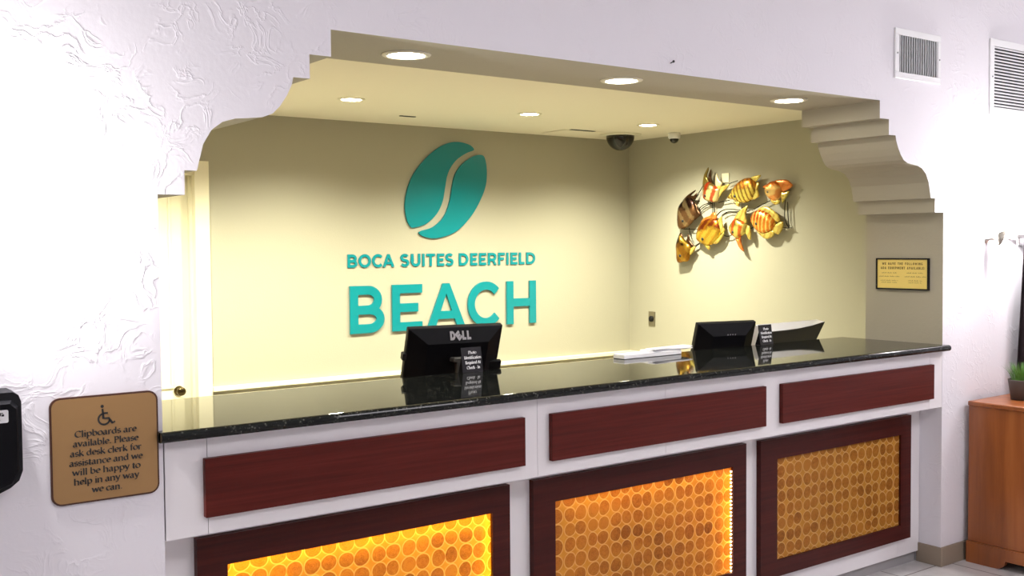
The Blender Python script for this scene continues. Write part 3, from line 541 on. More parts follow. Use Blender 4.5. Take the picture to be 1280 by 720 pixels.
# ================================================================ FISH SCULPTURE
C8 = lambda r, g, b: srgb(r, g, b)
FM = {
 'f1': (fish_mat('fish_dark_bronze', C8(120, 85, 55), C8(35, 16, 10), C8(190, 165, 120), 3.4, R(-35), .8, .4), 'dark bronze fish, largest of the two at the left end'),
 'f2': (fish_mat('fish_angel_cream', C8(225, 205, 140), C8(120, 95, 50), C8(175, 50, 15), 3.6, R(20), .6, .9), 'cream angel fish with two red bands, at the top'),
 'f3': (fish_mat('fish_yellow', C8(230, 205, 95), C8(190, 120, 35), C8(120, 70, 20), 9.0, R(-20), .7, .8), 'yellow fish with brown ribs, in the middle of the top row'),
 'f4': (fish_mat('fish_orange', C8(232, 190, 120), C8(205, 110, 45), C8(215, 120, 50), 2.6, R(60), .65, .7), 'orange fish with a broad top fin, at the upper right'),
 'f5': (fish_mat('fish_brown_gold', C8(150, 100, 30), C8(38, 18, 8), C8(200, 160, 60), 3.0, R(-40), .8, .5), 'small brown and gold fish at the lower left end'),
 'f6': (fish_mat('fish_gold', C8(215, 180, 65), C8(120, 50, 15), C8(190, 130, 30), 5.5, R(40), .75, .6), 'large gold fish in the lower row'),
 'f7': (fish_mat('fish_angel_banded', C8(215, 195, 100), C8(105, 80, 30), C8(195, 75, 20), 4.2, R(10), .65, .85), 'upright banded angel fish in the lower row'),
 'f8': (fish_mat('fish_orange_ribbed', C8(222, 130, 45), C8(190, 75, 20), C8(240, 210, 110), 9.5, R(8), .65, .75), 'orange fish with yellow ribs at the lower right')}
M_finy = fish_mat('fin_yellow', C8(215, 195, 100), C8(120, 85, 30), C8(170, 120, 45), 7.0, R(30), .5, .5, 0); M_fino = fish_mat('fin_orange', C8(215, 130, 60), C8(110, 50, 20), C8(190, 90, 35), 7.0, R(30), .5, .5, 0); M_find = mat('fin_dark', C8(70, 45, 25), .3, .7)
FINM = {'f1': [M_find] * 3, 'f2': [mat('fin_olive', C8(130, 110, 50), .3, .6), M_find, M_finy, mat('fin_pale', C8(230, 215, 180), .3, .4)], 'f3': [M_finy] * 3, 'f4': [M_fino, M_finy, M_finy], 'f5': [M_find, M_find, M_finy], 'f6': [M_fino, M_finy, M_finy, M_finy], 'f7': [M_finy, M_fino, M_finy], 'f8': [M_finy] * 3}
M_wire = mat('dark_wire', (.02, .016, .012, 1), .4, .8)
sc = thing('fish_sculpture', 'metal wall sculpture of eight tropical fish joined by wires on the right wall', 'wall sculpture', (XR, 2.6422, 1.4544))
def relief(bm, pts, c, h, rings=(1, .9, .72, .48, .22), base=0.0):
    n = len(pts); prev = [bm.verts.new((x, y, base)) for x, y in pts]
    first = prev
    for r in rings[1:]:
        z = base + h * math.sqrt(1 - r * r)
        cur = [bm.verts.new((c[0] + (x - c[0]) * r, c[1] + (y - c[1]) * r, z)) for x, y in pts]
        for i in range(n): bm.faces.new((prev[i], prev[(i + 1) % n], cur[(i + 1) % n], cur[i]))
        prev = cur
    v = bm.verts.new((c[0], c[1], base + h))
    for i in range(n): bm.faces.new((prev[i], prev[(i + 1) % n], v))
    back = [bm.verts.new((v_.co.x, v_.co.y, base - .004)) for v_ in first]
    for i in range(n): bm.faces.new((first[(i + 1) % n], first[i], back[i], back[(i + 1) % n]))
    bm.faces.new(list(reversed(back)))
for key, f in FISH.items():
    body = f['body']; cx = sum(p[0] for p in body) / len(body); cy = sum(p[1] for p in body) / len(body)
    m, lab = FM[key]
    loc = lambda P: [(x - cx, y - cy) for x, y in P]
    bm = bmesh.new(); relief(bm, spline(loc(body), 3, True), (0, 0), .032)
    fo = obj('fish', bm, m, sc, True); tag(fo, lab)
    fo.matrix_parent_inverse = Matrix.Translation(-BASE[sc.name])
    fo.matrix_basis = Matrix(((0, 0, -1, XR - .055), (-1, 0, 0, -cx), (0, 1, 0, cy), (0, 0, 0, 1)))
    for fin, fm in zip(f['fins'], FINM[key]):
        P = loc(fin); fxx = sum(p[0] for p in P) / len(P); fyy = sum(p[1] for p in P) / len(P)
        bm = bmesh.new(); relief(bm, spline(P, 3, True), (fxx, fyy), .010, base=-.004)
        obj('fin', bm, fm, fo, True)
    ex, ey = f['eye']; bm = bmesh.new(); lathe(bm, [(.013, 0), (.012, .006), (.006, .009), (.001, .010)], (ex - cx, ey - cy, .022), 14)
    obj('eye', bm, M_ink, fo, True)
for wr in WIRES:
    bm = bmesh.new(); tube(bm, [(XR - .030, -a, z) for a, z in spline(wr, 6)], .0035, 6); obj('wire', bm, M_wire, sc, True)
for a, z in ((-3.1654, 1.8625), (-2.4329, 1.9671), (-2.1714, 1.7055), (-2.8515, 1.6846)):
    bm = bmesh.new(); tube(bm, [(XR - .05, -a, z), (XR - .0015, -a, z)], .004, 6); obj('wall_stud', bm, M_wire, sc)

# ================================================================ ON THE COUNTER
def head_part(name, fn, m, root, o, tau, smooth=False):
    """fn fills a bmesh in (u right, v up from the top edge, d towards the lobby); o = top-centre in the root's frame"""
    bm = bmesh.new(); fn(bm); s, c = math.sin(tau), math.cos(tau)
    for v in bm.verts:
        u, vv, d = v.co; v.co = (o[0] + u, o[1] - vv * s - d * c, o[2] + vv * c - d * s)
    return obj(name, bm, m, root, smooth)
def frustum(bm, x0, x1, y0, y1, d0, X0, X1, Y0, Y1, d1):
    a = [bm.verts.new(p) for p in ((x0, y0, d0), (x1, y0, d0), (x1, y1, d0), (x0, y1, d0))]; b = [bm.verts.new(p) for p in ((X0, Y0, d1), (X1, Y0, d1), (X1, Y1, d1), (X0, Y1, d1))]
    for i in range(4): bm.faces.new((a[i], a[(i + 1) % 4], b[(i + 1) % 4], b[i]))
    bm.faces.new(b); bm.faces.new(list(reversed(a)))
DESKZ = .75
def monitor(label, X, Y, Z, psi, tau, w, h, neck_top, neck_y, mark):
    r = thing('computer_monitor', label, 'computer monitor', (X, Y, DESKZ), (0, 0, psi), local=True); o = (0, 0, Z - DESKZ); hw = w / 2
    head_part('bezel', lambda bm: bx(bm, -hw, hw, -h, 0, -.026, 0, .004, 2), M_blkm, r, o, tau)
    def back(bm): frustum(bm, -hw + .006, hw - .006, -h + .006, -.004, 0, -hw + .075, hw - .07, -h + .06, -.055, .034)
    head_part('back_shell', back, M_blk, r, o, tau)
    head_part('screen', lambda bm: bx(bm, -hw + .018, hw - .018, -h + .02, -.018, -.0275, -.026), M_dark, r, o, tau)
    s, c = math.sin(tau), math.cos(tau)
    nx = .0
    box('stand_neck', nx - .013, nx + .013, neck_y, neck_y + .028, .01, neck_top - DESKZ, M_neck if mark else M_blkm, r, .003, 1)
    box('neck_bracket', nx - .026, nx + .03, neck_y, neck_y + .05, neck_top - DESKZ - .004, neck_top - DESKZ + .014, M_neck if mark else M_blkm, r, .003, 1)
    obj('stand_base', bx(bmesh.new(), -.13, .11, neck_y - .005, neck_y + .20, 0, .012, .005, 2), M_blk, r)
    if mark:
        def logo(bm):
            slope = lambda v: .034 * min(1, (-v - .004) / .051) - .012 if v < 0 else 0
            put = lambda p, d: Vector((p[0], p[1], slope(p[1]) + d + .0006)); H, Wd, t = .029, .022, .0074; y = -.0430; x = .010 - .016
            # mark of four letters, the second one turned on its corner
            sans_glyph(bm, 'D', x - .026, y, Wd, H, t, put, 0.012, .0145)
            e = bmesh.new(); sans_glyph(e, 'E', -.0105, -H / 2, .021, H * .95, t, lambda p, d: Vector((p[0], p[1], d)), 0.012, .0145)
            ca, sa = math.cos(R(38)), math.sin(R(38)); mp = {}
            for v in e.verts: q = (x + .0105 + v.co.x * ca - v.co.y * sa, y + H / 2 + v.co.x * sa + v.co.y * ca); mp[v] = bm.verts.new(put(q, v.co.z))
            for f in e.faces: bm.faces.new([mp[v] for v in f.verts])
            e.free()
            sans_glyph(bm, 'L', x + .026, y, .0165, H, t, put, .012, .0145); sans_glyph(bm, 'L', x + .0465, y, .0165, H, t, put, .012, .0145)
        head_part('maker_mark', logo, M_logo, r, o, tau)
        head_part('side_clip', lambda bm: bx(bm, -hw - .012, -hw + .004, -.135, -.105, -.02, .004, .002, 1), M_blkm, r, o, tau)
        head_part('card_reader', lambda bm: bx(bm, hw - .075, hw + .010, -.212, -.152, .002, .02, .002, 1), M_blk, r, o, tau)
    else:
        def logo(bm):
            for i in range(4): bx(bm, -.012 + i * .014, -.006 + i * .014, -.052, -.046, .0335, .0350)
        head_part('maker_mark', logo, M_logo, r, o, tau)
    return r
monitor('wide black computer monitor, its back with pale letters facing out, left on the counter', 1.367, .62, 1.265, -.179, .371, .405, .29, 1.132, -.030, True)
monitor('smaller plain black computer monitor, back facing out, beside the white papers', 2.938, .62, 1.204, -.251, .321, .332, .26, 1.055, .03, False)
# pale display lying far back, dark grey cover on its rear
r = thing('display_screen', 'white edged display tilted far back with a dark grey rear, right end of counter', 'display screen', (3.449, .62, DESKZ), (0, 0, .04), local=True)
o, tau = (0, 0, 1.176 - DESKZ), .489
up_ = [(-.236, -.037), (-.19, -.037), (-.12, -.037), (-.04, -.036), (.06, -.032), (.16, -.022), (.255, -.004)]
def shell(bm):                                        # pale wedge: the dark rear meets its top along a shallow curve
    a = [bm.verts.new((x, v, 0)) for x, v in up_]; b = [bm.verts.new((-.2575 + .515 * i / 6, -.020, -.045)) for i in range(7)]
    al, ar = bm.verts.new((-.236, -.29, 0)), bm.verts.new((.2555, -.29, 0)); bl, br = bm.verts.new((-.2575, -.29, -.045)), bm.verts.new((.2575, -.29, -.045))
    for i in range(6): bm.faces.new((a[i], a[i + 1], b[i + 1], b[i]))
    bm.faces.new([al, ar] + list(reversed(a))); bm.faces.new([br, bl] + b); bm.faces.new((al, a[0], b[0], bl)); bm.faces.new((ar, br, b[6], a[6])); bm.faces.new((al, bl, br, ar))
head_part('white_shell', shell, M_wht, r, o, tau)
head_part('rear_cover', lambda bm: prism(bm, [(-.2345, -.285), (.253, -.285)] + [(x, v - .001) for x, v in reversed(up_)], lambda p: (p[0], p[1], .0005), lambda p: (p[0] * .995, p[1] - .001, .004)), M_dgrey, r, o, tau)
box('stand_neck', -.03, .03, .105, .135, .01, .26, M_grey, r, .003, 1)
obj('stand_base', bx(bmesh.new(), -.12, .12, .03, .22, 0, .012, .005, 2), M_grey, r)
def id_sign(X, label):
    r = thing('photo_id_sign', label, 'counter sign', (X, .536, ZT), (0, 0, 0), local=True); tau = .143
    s, c = math.sin(tau), math.cos(tau); h, w = .099, .095
    mk = lambda p, d: Vector((p[0], p[1] * s - d * c, p[1] * c + d * s + .0008))
    bm = bmesh.new(); prism(bm, [(-w / 2, 0), (w / 2, 0), (w / 2, h), (-w / 2, h)], lambda p: mk(p, 0), lambda p: mk(p, -.003)); obj('sign_plate', bm, M_blkp, r)
    bm = bmesh.new(); prism(bm, [(.0045, .0006), (.037, .0006), (.014, .068)], lambda p: (-w / 2 + .004, p[0], p[1]), lambda p: (-w / 2 + .010, p[0], p[1])); obj('easel_foot', bm, M_blkp, r); bm = bmesh.new()
    prism(bm, [(.0045, .0006), (.037, .0006), (.014, .068)], lambda p: (w / 2 - .010, p[0], p[1]), lambda p: (w / 2 - .004, p[0], p[1])); obj('easel_foot', bm, M_blkp, r)
    bm = bmesh.new()
    for i, (tx, wd) in enumerate((('Photo', .038), ('Identification', .080), ('Required At', .072), ('Check - In', .062))):
        serif_line(bm, tx, .004, .073 - i * .0195, .0078, mk, .0002, .0008, wd, .27)
    tag(obj('lettering', bm, M_whi, r), 'white lettering')
    return r
id_sign(1.385, 'small black photo identification sign standing in front of the left monitor')
id_sign(3.127, 'small black photo identification sign between the plain monitor and white edged display')
# papers on the back edge of the counter
pp = thing('paper_stack', 'loose stack of white papers on the back of the granite countertop', 'papers', (2.35, .53, ZT))
obj('sheets', bx(bmesh.new(), 2.15, 2.50, .50, .572, ZT + .0005, ZT + .020, .002, 1), M_paper, pp)
bm = bmesh.new()
for i, (a, dx, dy) in enumerate(((R(2), 0, 0), (R(-4), .01, -.006), (R(5), .03, -.002))):
    vs = len(bm.verts); bx(bm, -.13, .13, -.028, .028, 0, .004); bm.verts.ensure_lookup_table()
    for v in bm.verts[vs:]:
        x, y, z = v.co; v.co = (2.425 + dx + x * math.cos(a) - y * math.sin(a), .536 + dy + x * math.sin(a) + y * math.cos(a), ZT + .0205 + i * .0045 + z)
obj('top_sheets', bm, M_paper, pp)

# ================================================================ SIGNS AND FIXTURES ON THE WALLS
def rrect(x0, x1, z0, z1, r, n=6):
    return [(cx + r * math.cos(R(a0 + 90 * i / n)), cz + r * math.sin(R(a0 + 90 * i / n))) for cx, cz, a0 in ((x1 - r, z1 - r, 0), (x0 + r, z1 - r, 90), (x0 + r, z0 + r, 180), (x1 - r, z0 + r, 270)) for i in range(n + 1)]
wp = frame((0, 0, 0), (1, 0, 0), (0, 0, 1))
pl = thing('clipboard_notice', 'bronze wall plate about clipboards with a wheelchair symbol, beside the desk', 'sign', (-.15, 0, .925))
bm = bmesh.new(); prism(bm, rrect(-.2875, -.0135, .925, 1.203, .026), lambda p: wp(p, .0005), lambda p: wp(p, .007)); obj('plate_edge', bm, M_bedge, pl)
bm = bmesh.new(); prism(bm, rrect(-.2828, -.0182, .9297, 1.1983, .0218), lambda p: wp(p, .0068), lambda p: wp(p, .0085)); obj('plate_face', bm, M_bronze, pl)
bm = bmesh.new()
for i, (tx, wd) in enumerate((('Clipboards are', .157), ('available. Please', .166), ('ask desk clerk for', .181), ('assistance and we', .186), ('will be happy to', .173), ('help in any way', .166), ('we can.', .078))):
    serif_line(bm, tx, -.150, 1.0985 - i * .0247, .0108, wp, .0086, .0092, wd, .38)
obj('lettering', bm, M_ink, pl)
bm = bmesh.new(); q = lambda x, z: (-.155 + x, 1.125 + z)
pen = lambda a: .0048
stroke_poly(bm, [(a - .155, b + 1.125) for a, b in arc(.001, .014, .0145, .0145, 105, 345, 24)], pen, wp, .0086, .0092)
stroke_poly(bm, [q(-.003, .041), q(-.001, .016), q(.0125, .0155), q(.0215, .002), q(.0285, .0055)], pen, wp, .0086, .0092)
stroke_poly(bm, [q(-.002, .029), q(.0105, .029)], pen, wp, .0086, .0092)
prism(bm, [q(-.0035 + .0042 * math.cos(R(a)), .0475 + .0042 * math.sin(R(a))) for a in range(0, 360, 24)], lambda p: wp(p, .0086), lambda p: wp(p, .0092))
obj('wheelchair_symbol', bm, M_ink, pl)
# ADA equipment plate on the right reveal
jp = frame((W, 0, 0), (0, -1, 0), (0, 0, 1))
ad = thing('equipment_notice', 'small yellow notice in a black frame on the taupe reveal', 'sign', (W, .215, 1.35))
bm = bmesh.new()
for a in ((-.363, -.069, 1.501, 1.508), (-.363, -.069, 1.350, 1.357), (-.363, -.356, 1.357, 1.501), (-.076, -.069, 1.357, 1.501)): prism(bm, [(a[0], a[2]), (a[1], a[2]), (a[1], a[3]), (a[0], a[3])], lambda p: jp(p, .0005), lambda p: jp(p, .014))
obj('sign_frame', bm, M_blkm, ad)
bm = bmesh.new(); prism(bm, [(-.357, 1.356), (-.075, 1.356), (-.075, 1.502), (-.357, 1.502)], lambda p: jp(p, .001), lambda p: jp(p, .009)); obj('plate_face', bm, M_gold, ad)
def caps(bm, text, cx, z, h, width, t, put):
    wd = {'I': .35, ' ': .5, 'W': 1.25, 'M': 1.15, ':': .3, 'L': .72, 'E': .72, 'F': .7, 'T': .8}
    sp = .32; tot = sum(wd.get(c, .85) + sp for c in text) - sp; k = width / tot; x = cx - width / 2
    for c in text:
        a = wd.get(c, .85) * k
        if c != ' ': sans_glyph(bm, c, x, z, a, h, t, put, .0091, .0097)
        x += a + sp * k
bm = bmesh.new(); caps(bm, 'WE HAVE THE FOLLOWING', -.216, 1.474, .0125, .226, .0028, jp); caps(bm, 'ADA EQUIPMENT AVAILABLE:', -.214, 1.4525, .0125, .246, .0028, jp)
obj('lettering', bm, M_sink, ad)
# the fine print, too small to read in the photograph: engraved ticks in two columns
for rows in (((-.288, 1.432, .085, .0052), (-.288, 1.414, .118, .0052), (-.288, 1.394, .098, .0048), (-.288, 1.384, .090, .0048)), ((-.144, 1.432, .093, .0052), (-.142, 1.414, .118, .0052), (-.144, 1.394, .075, .0048), (-.144, 1.384, .072, .0048))):
    bm = bmesh.new()
    for cx, z, wd, hh in rows:
        x = cx - wd / 2; i = 0
        while x < cx + wd / 2:
            l = (.0028, .0036, .0022, .0031)[i % 4]; i += 1
            if i % 7: prism(bm, [(x, z), (x + l * .75, z), (x + l * .75, z + hh * (.6 + .4 * (i % 3 == 0))), (x, z + hh * (.6 + .4 * (i % 3 == 0)))], lambda p: jp(p, .0091), lambda p: jp(p, .0094))
            x += l + .0016
    obj('fine_print', bm, M_sink, ad)
# black dispenser, cut by the left edge of the photograph
dp = thing('wall_dispenser', 'black wall dispenser with a small white label at the left edge', 'dispenser', (-.48, 0, 1.0))
bm = bmesh.new(); prism(bm, [(-.60, 1.03), (-.585, 1.005), (-.44, .985), (-.395, 1.004), (-.375, 1.02), (-.366, 1.045), (-.366, 1.215), (-.372, 1.232), (-.385, 1.240), (-.575, 1.240), (-.60, 1.225)], lambda p: wp(p, .0005), lambda p: wp((-.485 + (p[0] + .485) * .985, 1.11 + (p[1] - 1.11) * .985), .085))
obj('housing', bm, M_blkm, dp)
bm = bmesh.new(); prism(bm, [(-.59, 1.03), (-.44, .995), (-.39, 1.013), (-.375, 1.045), (-.375, 1.205), (-.39, 1.22), (-.575, 1.22), (-.59, 1.205)], lambda p: wp(p, .084), lambda p: wp((-.485 + (p[0] + .485) * .93, 1.11 + (p[1] - 1.11) * .93), .102)); obj('front_cover', bm, M_blk, dp)
lb = (-.475, -.4005, 1.168, 1.199)
bm = bmesh.new(); prism(bm, rrect(*lb, .004), lambda p: wp(p, .1015), lambda p: wp(p, .1026)); lo = obj('label', bm, M_wht, dp)
bm = bmesh.new()
for a, b, c, d in ((-.428, -.423, 1.184, 1.190), (-.421, -.417, 1.185, 1.192), (-.416, -.410, 1.184, 1.189), (-.424, -.412, 1.1905, 1.1925), (-.440, -.428, 1.173, 1.1765), (-.427, -.419, 1.174, 1.177)): prism(bm, [(a, c), (b, c), (b, d), (a, d)], lambda p: wp(p, .1026), lambda p: wp(p, .1030))
obj('label_print', bm, M_ink, lo)
bm = bmesh.new(); prism(bm, [(-.44 + .012 * math.cos(R(a)), 1.02 + .007 * math.sin(R(a))) for a in range(0, 360, 20)], lambda p: wp(p, .096), lambda p: wp(p, .1035)); obj('sensor_window', bm, M_dome, dp)
# air vents
def vent(label, x0, x1, z0, z1, ix0, ix1, iz0, iz1, n, vertical):
    r = thing('air_vent', label, 'vent', ((x0 + x1) / 2, 0, z0))
    bm = bmesh.new()
    for a in ((x0, x1, iz1, z1), (x0, x1, z0, iz0), (x0, ix0, iz0, iz1), (ix1, x1, iz0, iz1)): bx(bm, a[0], a[1], -.009, -.0005, a[2], a[3], .002, 1)
    obj('frame', bm, M_wht, r)
    box('duct_shade_sheet', ix0, ix1, -.0012, -.0005, iz0, iz1, M_dark, r)  # flat dark sheet; the shade inside the duct is put into its colour
    bm = bmesh.new()
    for i in range(n):
        t = (i + .5) / n
        if vertical: x = ix0 + (ix1 - ix0) * t; prism(bm, [(x - .0026, -.0085), (x + .0010, -.0085), (x + .0034, -.0015), (x - .0004, -.0015)], lambda p: (p[0], p[1], iz0), lambda p: (p[0], p[1], iz1))
        else: z = iz0 + (iz1 - iz0) * t; prism(bm, [(-.0088, z - .004), (-.0088, z + .001), (-.0015, z + .007), (-.0015, z + .002)], lambda p: (ix0, p[0], p[1]), lambda p: (ix1, p[0], p[1]))
    obj('louvres', bm, M_wht, r)
    bm = bmesh.new()
    for x in ((x0 + ix0) / 2, (x1 + ix1) / 2): lathe(bm, [(.004, -.0102), (.004, -.0088)], (x, 0, (z0 + z1) / 2), 10, 'Y'); obj('screw', bm, M_dark, r); bm = bmesh.new()
    bm.free()
vent('small square white air vent with upright slats above the opening', 3.360, 3.729, 2.338, 2.567, 3.392, 3.706, 2.368, 2.537, 17, True)
vent('larger white air vent with level slats at the right edge', 4.174, 4.95, 2.227, 2.609, 4.212, 4.91, 2.268, 2.574, 19, False)
# wall sconces
def sconce(x, label):
    r = thing('wall_sconce', label, 'wall sconce', (x, 0, 1.57)); z = 1.60
    bm = bmesh.new(); lathe(bm, [(.022, -.0005), (.022, -.006), (.008, -.010), (.007, -.040)], (x, 0, z), 20, 'Y'); obj('wall_mount', bm, M_chrome, r, True)
    for a0 in (20, 200):                                   # two curved leaves forming a narrow V shaped cup
        bm = bmesh.new(); rows = []
        for r_, zz in ((.005, -.032), (.014, -.020), (.024, .000), (.031, .030), (.028, .030), (.021, .002), (.011, -.017), (.003, -.028)):
            rows.append([bm.verts.new((x + r_ * math.cos(R(a0 + 150 * i / 14)), -.066 + r_ * math.sin(R(a0 + 150 * i / 14)), z + zz + (.012 * math.sin(R(180 * i / 14)) if zz > .02 else 0))) for i in range(15)])
        n = len(rows)
        for j in range(n):
            for i in range(14): bm.faces.new((rows[j][i], rows[j][i + 1], rows[(j + 1) % n][i + 1], rows[(j + 1) % n][i]))
        bm.faces.new([q[0] for q in rows]); bm.faces.new([q[-1] for q in reversed(rows)])
        obj('leaf_shade', bm, M_glassl, r)
    bm = bmesh.new(); bmesh.ops.create_uvsphere(bm, u_segments=16, v_segments=10, radius=.014, matrix=Matrix.Translation((x, -.066, z + .020))); obj('bulb', bm, emit('sconce_bulb', (1, .97, .98, 1), 1.0), r, True)
    ld = bpy.data.lights.new('sconce_lamp', 'POINT'); ld.energy = SCONCE; ld.color = (1, .97, .98); ld.shadow_soft_size = .035
    lo = bpy.data.objects.new('sconce_lamp', ld); COL.objects.link(lo); lo.parent = r; lo.matrix_parent_inverse = Matrix.Translation(-BASE[r.name]); lo.location = (x, -.085, z + .085)
sconce(4.165, 'small pale V shaped wall sconce on the bright wall right of the opening')
sconce(-.50, 'pale V shaped wall sconce just beyond the left edge, over the dispenser')
# dark cloth hanging from a steel bracket at the right edge
dc = thing('hanging_drape', 'dark plum drape hanging from a steel bracket at the far right edge', 'drape', (4.6, -.06, .82))
bm = bmesh.new(); N = 44; top, bot = [], []
for i in range(N + 1):
    s = i / N; xt = 4.437 + s * .45; xb = 4.374 + s * .60
    yt = -.055 + .010 * math.sin(s * 40); yb = -.06 + .020 * math.sin(s * 40 + .4)
    top.append((xt, yt, 1.592)); bot.append((xb, yb, .815))
rows = [[tuple(a[k] + (b[k] - a[k]) * j / 6 for k in range(3)) for a, b in zip(top, bot)] for j in range(7)]
V = [[bm.verts.new(p) for p in rw] for rw in rows]
for j in range(6):
    for i in range(N): bm.faces.new((V[j][i], V[j + 1][i], V[j + 1][i + 1], V[j][i + 1]))
bmesh.ops.solidify(bm, geom=list(bm.faces), thickness=.006)
obj('cloth', bm, M_drape, dc, True)
bm = bmesh.new(); bx(bm, 4.352, 4.93, -.062, -.048, 1.603, 1.622, .002, 1); bx(bm, 4.366, 4.384, -.060, -.050, 1.566, 1.604, .002, 1); bx(bm, 4.360, 4.390, -.048, -.0005, 1.600, 1.618, .002, 1); bx(bm, 4.85, 4.88, -.048, -.0005, 1.600, 1.618, .002, 1)
obj('bracket_rail', bm, M_chrome, dc)
# outlet plate on the right staff wall
ot = thing('wall_outlet', 'narrow steel outlet plate with a black knob on the right cream wall', 'outlet', (XR, 3.542, 0.8999))
box('cover_plate', XR - .005, XR - .0004, 3.5023, 3.5818, 0.902, 1.0275, M_plate, ot, .0015, 1)
bm = bmesh.new(); lathe(bm, [(.024, -.004), (.024, -.016), (.018, -.021)], (XR, 3.5441, 0.9648), 20, 'X'); obj('knob', bm, M_blkm, ot, True)

wpl = thing('wall_plate', 'small square cream blank plate on the wall behind the fish sculpture', 'wall plate', (XR, 2.72, 2.06))
box('cover', XR - .008, XR - .0004, 2.686, 2.760, 2.064, 2.137, M_trim, wpl, .002, 1)
nl = thing('wall_nail', 'tiny dark nail in the white wall above the middle soffit light', 'nail', (1.931, 0, 2.266))
bm = bmesh.new(); tube(bm, [(1.931, -.001, 2.266), (1.931, -.016, 2.270)], .0022, 8); obj('shank', bm, M_dark, nl)
bm = bmesh.new(); lathe(bm, [(.005, -.015), (.005, -.018)], (1.931, 0, 2.270), 12, 'Y'); obj('nail_head', bm, M_dark, nl)

# ================================================================ CEILING LIGHTS, CAMERAS
M_em_c = emit('warm_downlight_lens', (1, .90, .62, 1), LENS)
M_em_s = emit('soft_white_downlight_lens', (1, .95, .82, 1), LENS)
M_ringc = mat('cream_light_trim', (.78, .74, .6, 1), .4)
def downlight(x, y, z, lens, watts, col, size, label, r=.060):
    t = thing('recessed_downlight', label, 'ceiling light', (x, y, z), local=True)
    bm = bmesh.new(); lathe(bm, [(r + .003, -.0035), (r + .005, -.006), (r + .022, -.003), (r + .024, -.0004), (r + .003, -.0004)], (0, 0, 0), 36, cap=False); obj('trim_ring', bm, M_ringc, t, True)
    bm = bmesh.new(); lathe(bm, [(r, -.001), (r, -.003)], (0, 0, 0), 36); obj('lens', bm, lens, t)
    ld = bpy.data.lights.new('downlight_beam', 'SPOT'); ld.energy = watts; ld.color = col; ld.spot_size = R(size); ld.spot_blend = 1; ld.shadow_soft_size = .05
    lo = bpy.data.objects.new('downlight_beam', ld); COL.objects.link(lo); lo.parent = t; lo.location = (0, 0, -.012)
for x, y, l in ((2.0877, 2.841, 'leftmost of the three ceiling downlights over the staff area'), (3.4165, 2.8096, 'middle one of the three ceiling downlights over the staff area'), (4.5475, 2.841, 'rightmost of the three ceiling downlights, near the dome camera'), (0.7955, 2.841, 'ceiling downlight in front of the staff door, behind the wall left of the opening')): downlight(x, y, ZC, M_em_c, CEILING_SPOT * (1.6 if x < 1.2 else 1), (1, .965, .74), 146, ('' if x < 1.2 else 'round glowing ') + l)
for x, l in ((.914, 'leftmost of the three in the taupe soffit'), (1.888, 'middle one of the three in the taupe soffit'), (2.900, 'rightmost of the three in the taupe soffit, by the steps')): downlight(x, .225, 2.228, M_em_s, SOFFIT_SPOT, (1, .94, .82), 130, 'round white downlight, ' + l)
dm = thing('dome_camera', 'large black dome camera on a cream ring at the back ceiling corner', 'security camera', (4.8237, 3.4479, ZC))
bm = bmesh.new(); lathe(bm, [(.168, -.0005), (.166, -.008), (.12, -.014), (.112, -.010)], (4.8237, 3.4479, ZC), 40); obj('mounting_ring', bm, M_ringc, dm, True)
bm = bmesh.new(); lathe(bm, [(.114 * math.cos(R(a)), -.012 - .118 * math.sin(R(a))) for a in range(0, 90, 9)] + [(.001, -.130)], (4.8237, 3.4479, ZC), 40); obj('dome', bm, M_dome, dm, True)
wc = thing('small_camera', 'small white camera with a dark lens dome on the ceiling by the right wall', 'security camera', (5.1115, 3.1287, ZC))
bm = bmesh.new(); lathe(bm, [(.050, -.0005), (.050, -.020), (.048, -.040), (.040, -.048)], (5.1115, 3.1287, ZC), 32); obj('housing', bm, M_wht, wc, True)
bm = bmesh.new(); lathe(bm, [(.036 * math.cos(R(a)), -.047 - .036 * math.sin(R(a))) for a in range(0, 90, 10)] + [(.001, -.083)], (5.1115, 3.1287, ZC), 28); obj('lens_dome', bm, M_dome, wc, True)
hp = thing('access_hatch', 'flat cream access hatch in the ceiling beside the dome camera', 'hatch', (4.3843, 3.5316, ZC))
box('hatch_panel', 4.2064, 4.5831, 3.3955, 3.6885, ZC - .006, ZC - .0004, M_ceil, hp, .002, 1)
box('hatch_slot', 4.2483, 4.4889, 3.3642, 3.3934, ZC - .004, ZC - .0004, M_dark, hp)
box_sl = thing('ceiling_slot', 'short dark slot plate in the ceiling above the oval emblem', 'ceiling slot', (2.7835, 3.3589, ZC))
bm = bmesh.new(); prism(bm, rrect(2.7259, 2.8515, 3.3432, 3.3746, .012), lambda p: (p[0], p[1], ZC - .0004), lambda p: (p[0], p[1], ZC - .004)); obj('slot_plate', bm, M_dark, box_sl)
# unseen panels added to light the lobby, behind and above the camera
for x, y, k, l in ((.2, -3.2, .65, 'square unseen light panel added over the left of the lobby'), (3.0, -3.0, 1.0, 'square unseen light panel added in the middle of the lobby'), (5.6, -2.4, 1.35, 'square unseen light panel added over the right of the lobby')):
    t = thing('added_light_panel', l, 'ceiling light', (x, y, TOPZ))
    bm = bmesh.new()
    for a in ((-.62, .62, -.62, -.58), (-.62, .62, .58, .62), (-.62, -.58, -.58, .58), (.58, .62, -.58, .58)): bx(bm, x + a[0], x + a[1], y + a[2], y + a[3], TOPZ - .03, TOPZ - .0005)
    obj('frame', bm, M_wht, t); box('diffuser', x - .58, x + .58, y - .58, y + .58, TOPZ - .02, TOPZ - .001, emit('added_panel_diffuser', (.98, .945, 1.0, 1), LOBBY_PANEL * k), t)

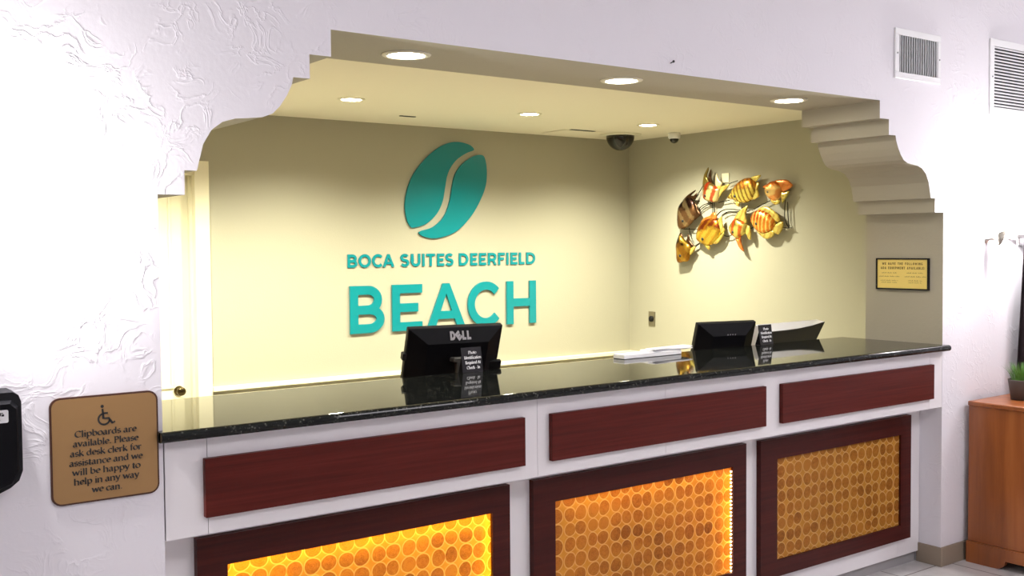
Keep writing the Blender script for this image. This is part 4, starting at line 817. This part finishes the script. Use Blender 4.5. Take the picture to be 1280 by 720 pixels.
# ================================================================ SIDEBOARD AND PLANT
CX0, CX1, CY0, CY1 = 3.968, 5.10, -.52, -.028
cr = thing('sideboard', 'orange cherry wood sideboard against the right wall, end panel towards the desk', 'sideboard', (4.5, -.27, 0))
box('top', CX0 - .012, CX1 + .012, CY0 - .012, CY1, .778, .802, M_cred, cr, .006, 2)
box('carcass', CX0, CX1, CY0, CY1, .105, .778, M_cred, cr, .002, 1)
bm = bmesh.new()
ar = [(CY0 - .012, .098), (CY0 - .012, 0), (CY0 + .10, 0)] + [(CY0 + .10 + .05 * math.sin(R(a)), .045 - .045 * math.cos(R(a)) ) for a in range(15, 91, 15)] + [(CY1 - .15 - .05 + .05 * (1 - math.sin(R(a))) - .0, .045 - .045 * math.cos(R(a))) for a in range(90, 14, -15)] + [(CY1 - .13, 0), (CY1, 0), (CY1, .098)]
prism(bm, ar, lambda p: (CX0 - .014, p[0], p[1]), lambda p: (CX0 + .012, p[0], p[1])); prism(bm, ar, lambda p: (CX1 - .012, p[0], p[1]), lambda p: (CX1 + .014, p[0], p[1]))
fr_ = [(CX0 + .012, .098), (CX0 + .012, 0), (CX0 + .12, 0), (CX0 + .17, .045), (CX1 - .17, .045), (CX1 - .12, 0), (CX1 - .012, 0), (CX1 - .012, .098)]
prism(bm, fr_, lambda p: (p[0], CY0 - .012, p[1]), lambda p: (p[0], CY0 + .012, p[1]))
bx(bm, CX0 - .010, CX1 + .010, CY0 - .010, CY1, .098, .105)
obj('bracket_base', bm, M_cred, cr)
for i in range(2):
    x0 = CX0 + .02 + i * .556
    d_ = box('door', x0, x0 + .536, CY0 - .016, CY0 - .0005, .125, .765, M_cred, cr, .003, 1)
    bm = bmesh.new(); lathe(bm, [(.006, -.016), (.006, -.026), (.014, -.032), (.012, -.042), (.004, -.046)], ((x0 + .50) if i == 0 else (x0 + .036), CY0, .45), 16, 'Y'); obj('knob', bm, M_brass, d_, True)
PX, PY = 4.20, -.175
pt = thing('potted_grass', 'short green grass plant in a grey pot on the sideboard', 'potted plant', (PX, PY, .802))
bm = bmesh.new()
lathe(bm, [(.052, .0005), (.066, .095), (.067, .100), (.060, .100), (.056, .085), (.001, .085)], (PX, PY, .802), 32); obj('pot', bm, M_pot, pt, True)
bm = bmesh.new(); rnd = random.Random(3)
for i in range(260):
    a = rnd.uniform(0, 2 * math.pi); rr = .054 * math.sqrt(rnd.random()); L = rnd.uniform(.06, .105); lean = rnd.uniform(.1, .55) * (rr / .054 + .25); ww = rnd.uniform(.0016, .0028)
    dx, dy = math.cos(a), math.sin(a); px, py = -dy * ww, dx * ww; pv = None
    for j in range(5):
        s = j / 4; c = Vector((PX + dx * (rr + L * lean * s * s), PY + dy * (rr + L * lean * s * s), .884 + L * s * (1 - .15 * lean * s))); k = 1 - s * .9
        cur = (bm.verts.new(c + Vector((px * k, py * k, 0))), bm.verts.new(c - Vector((px * k, py * k, 0))))
        if pv: bm.faces.new((pv[0], cur[0], cur[1], pv[1]))
        pv = cur
tag(obj('grass_blades', bm, M_grass, pt), kind='stuff')
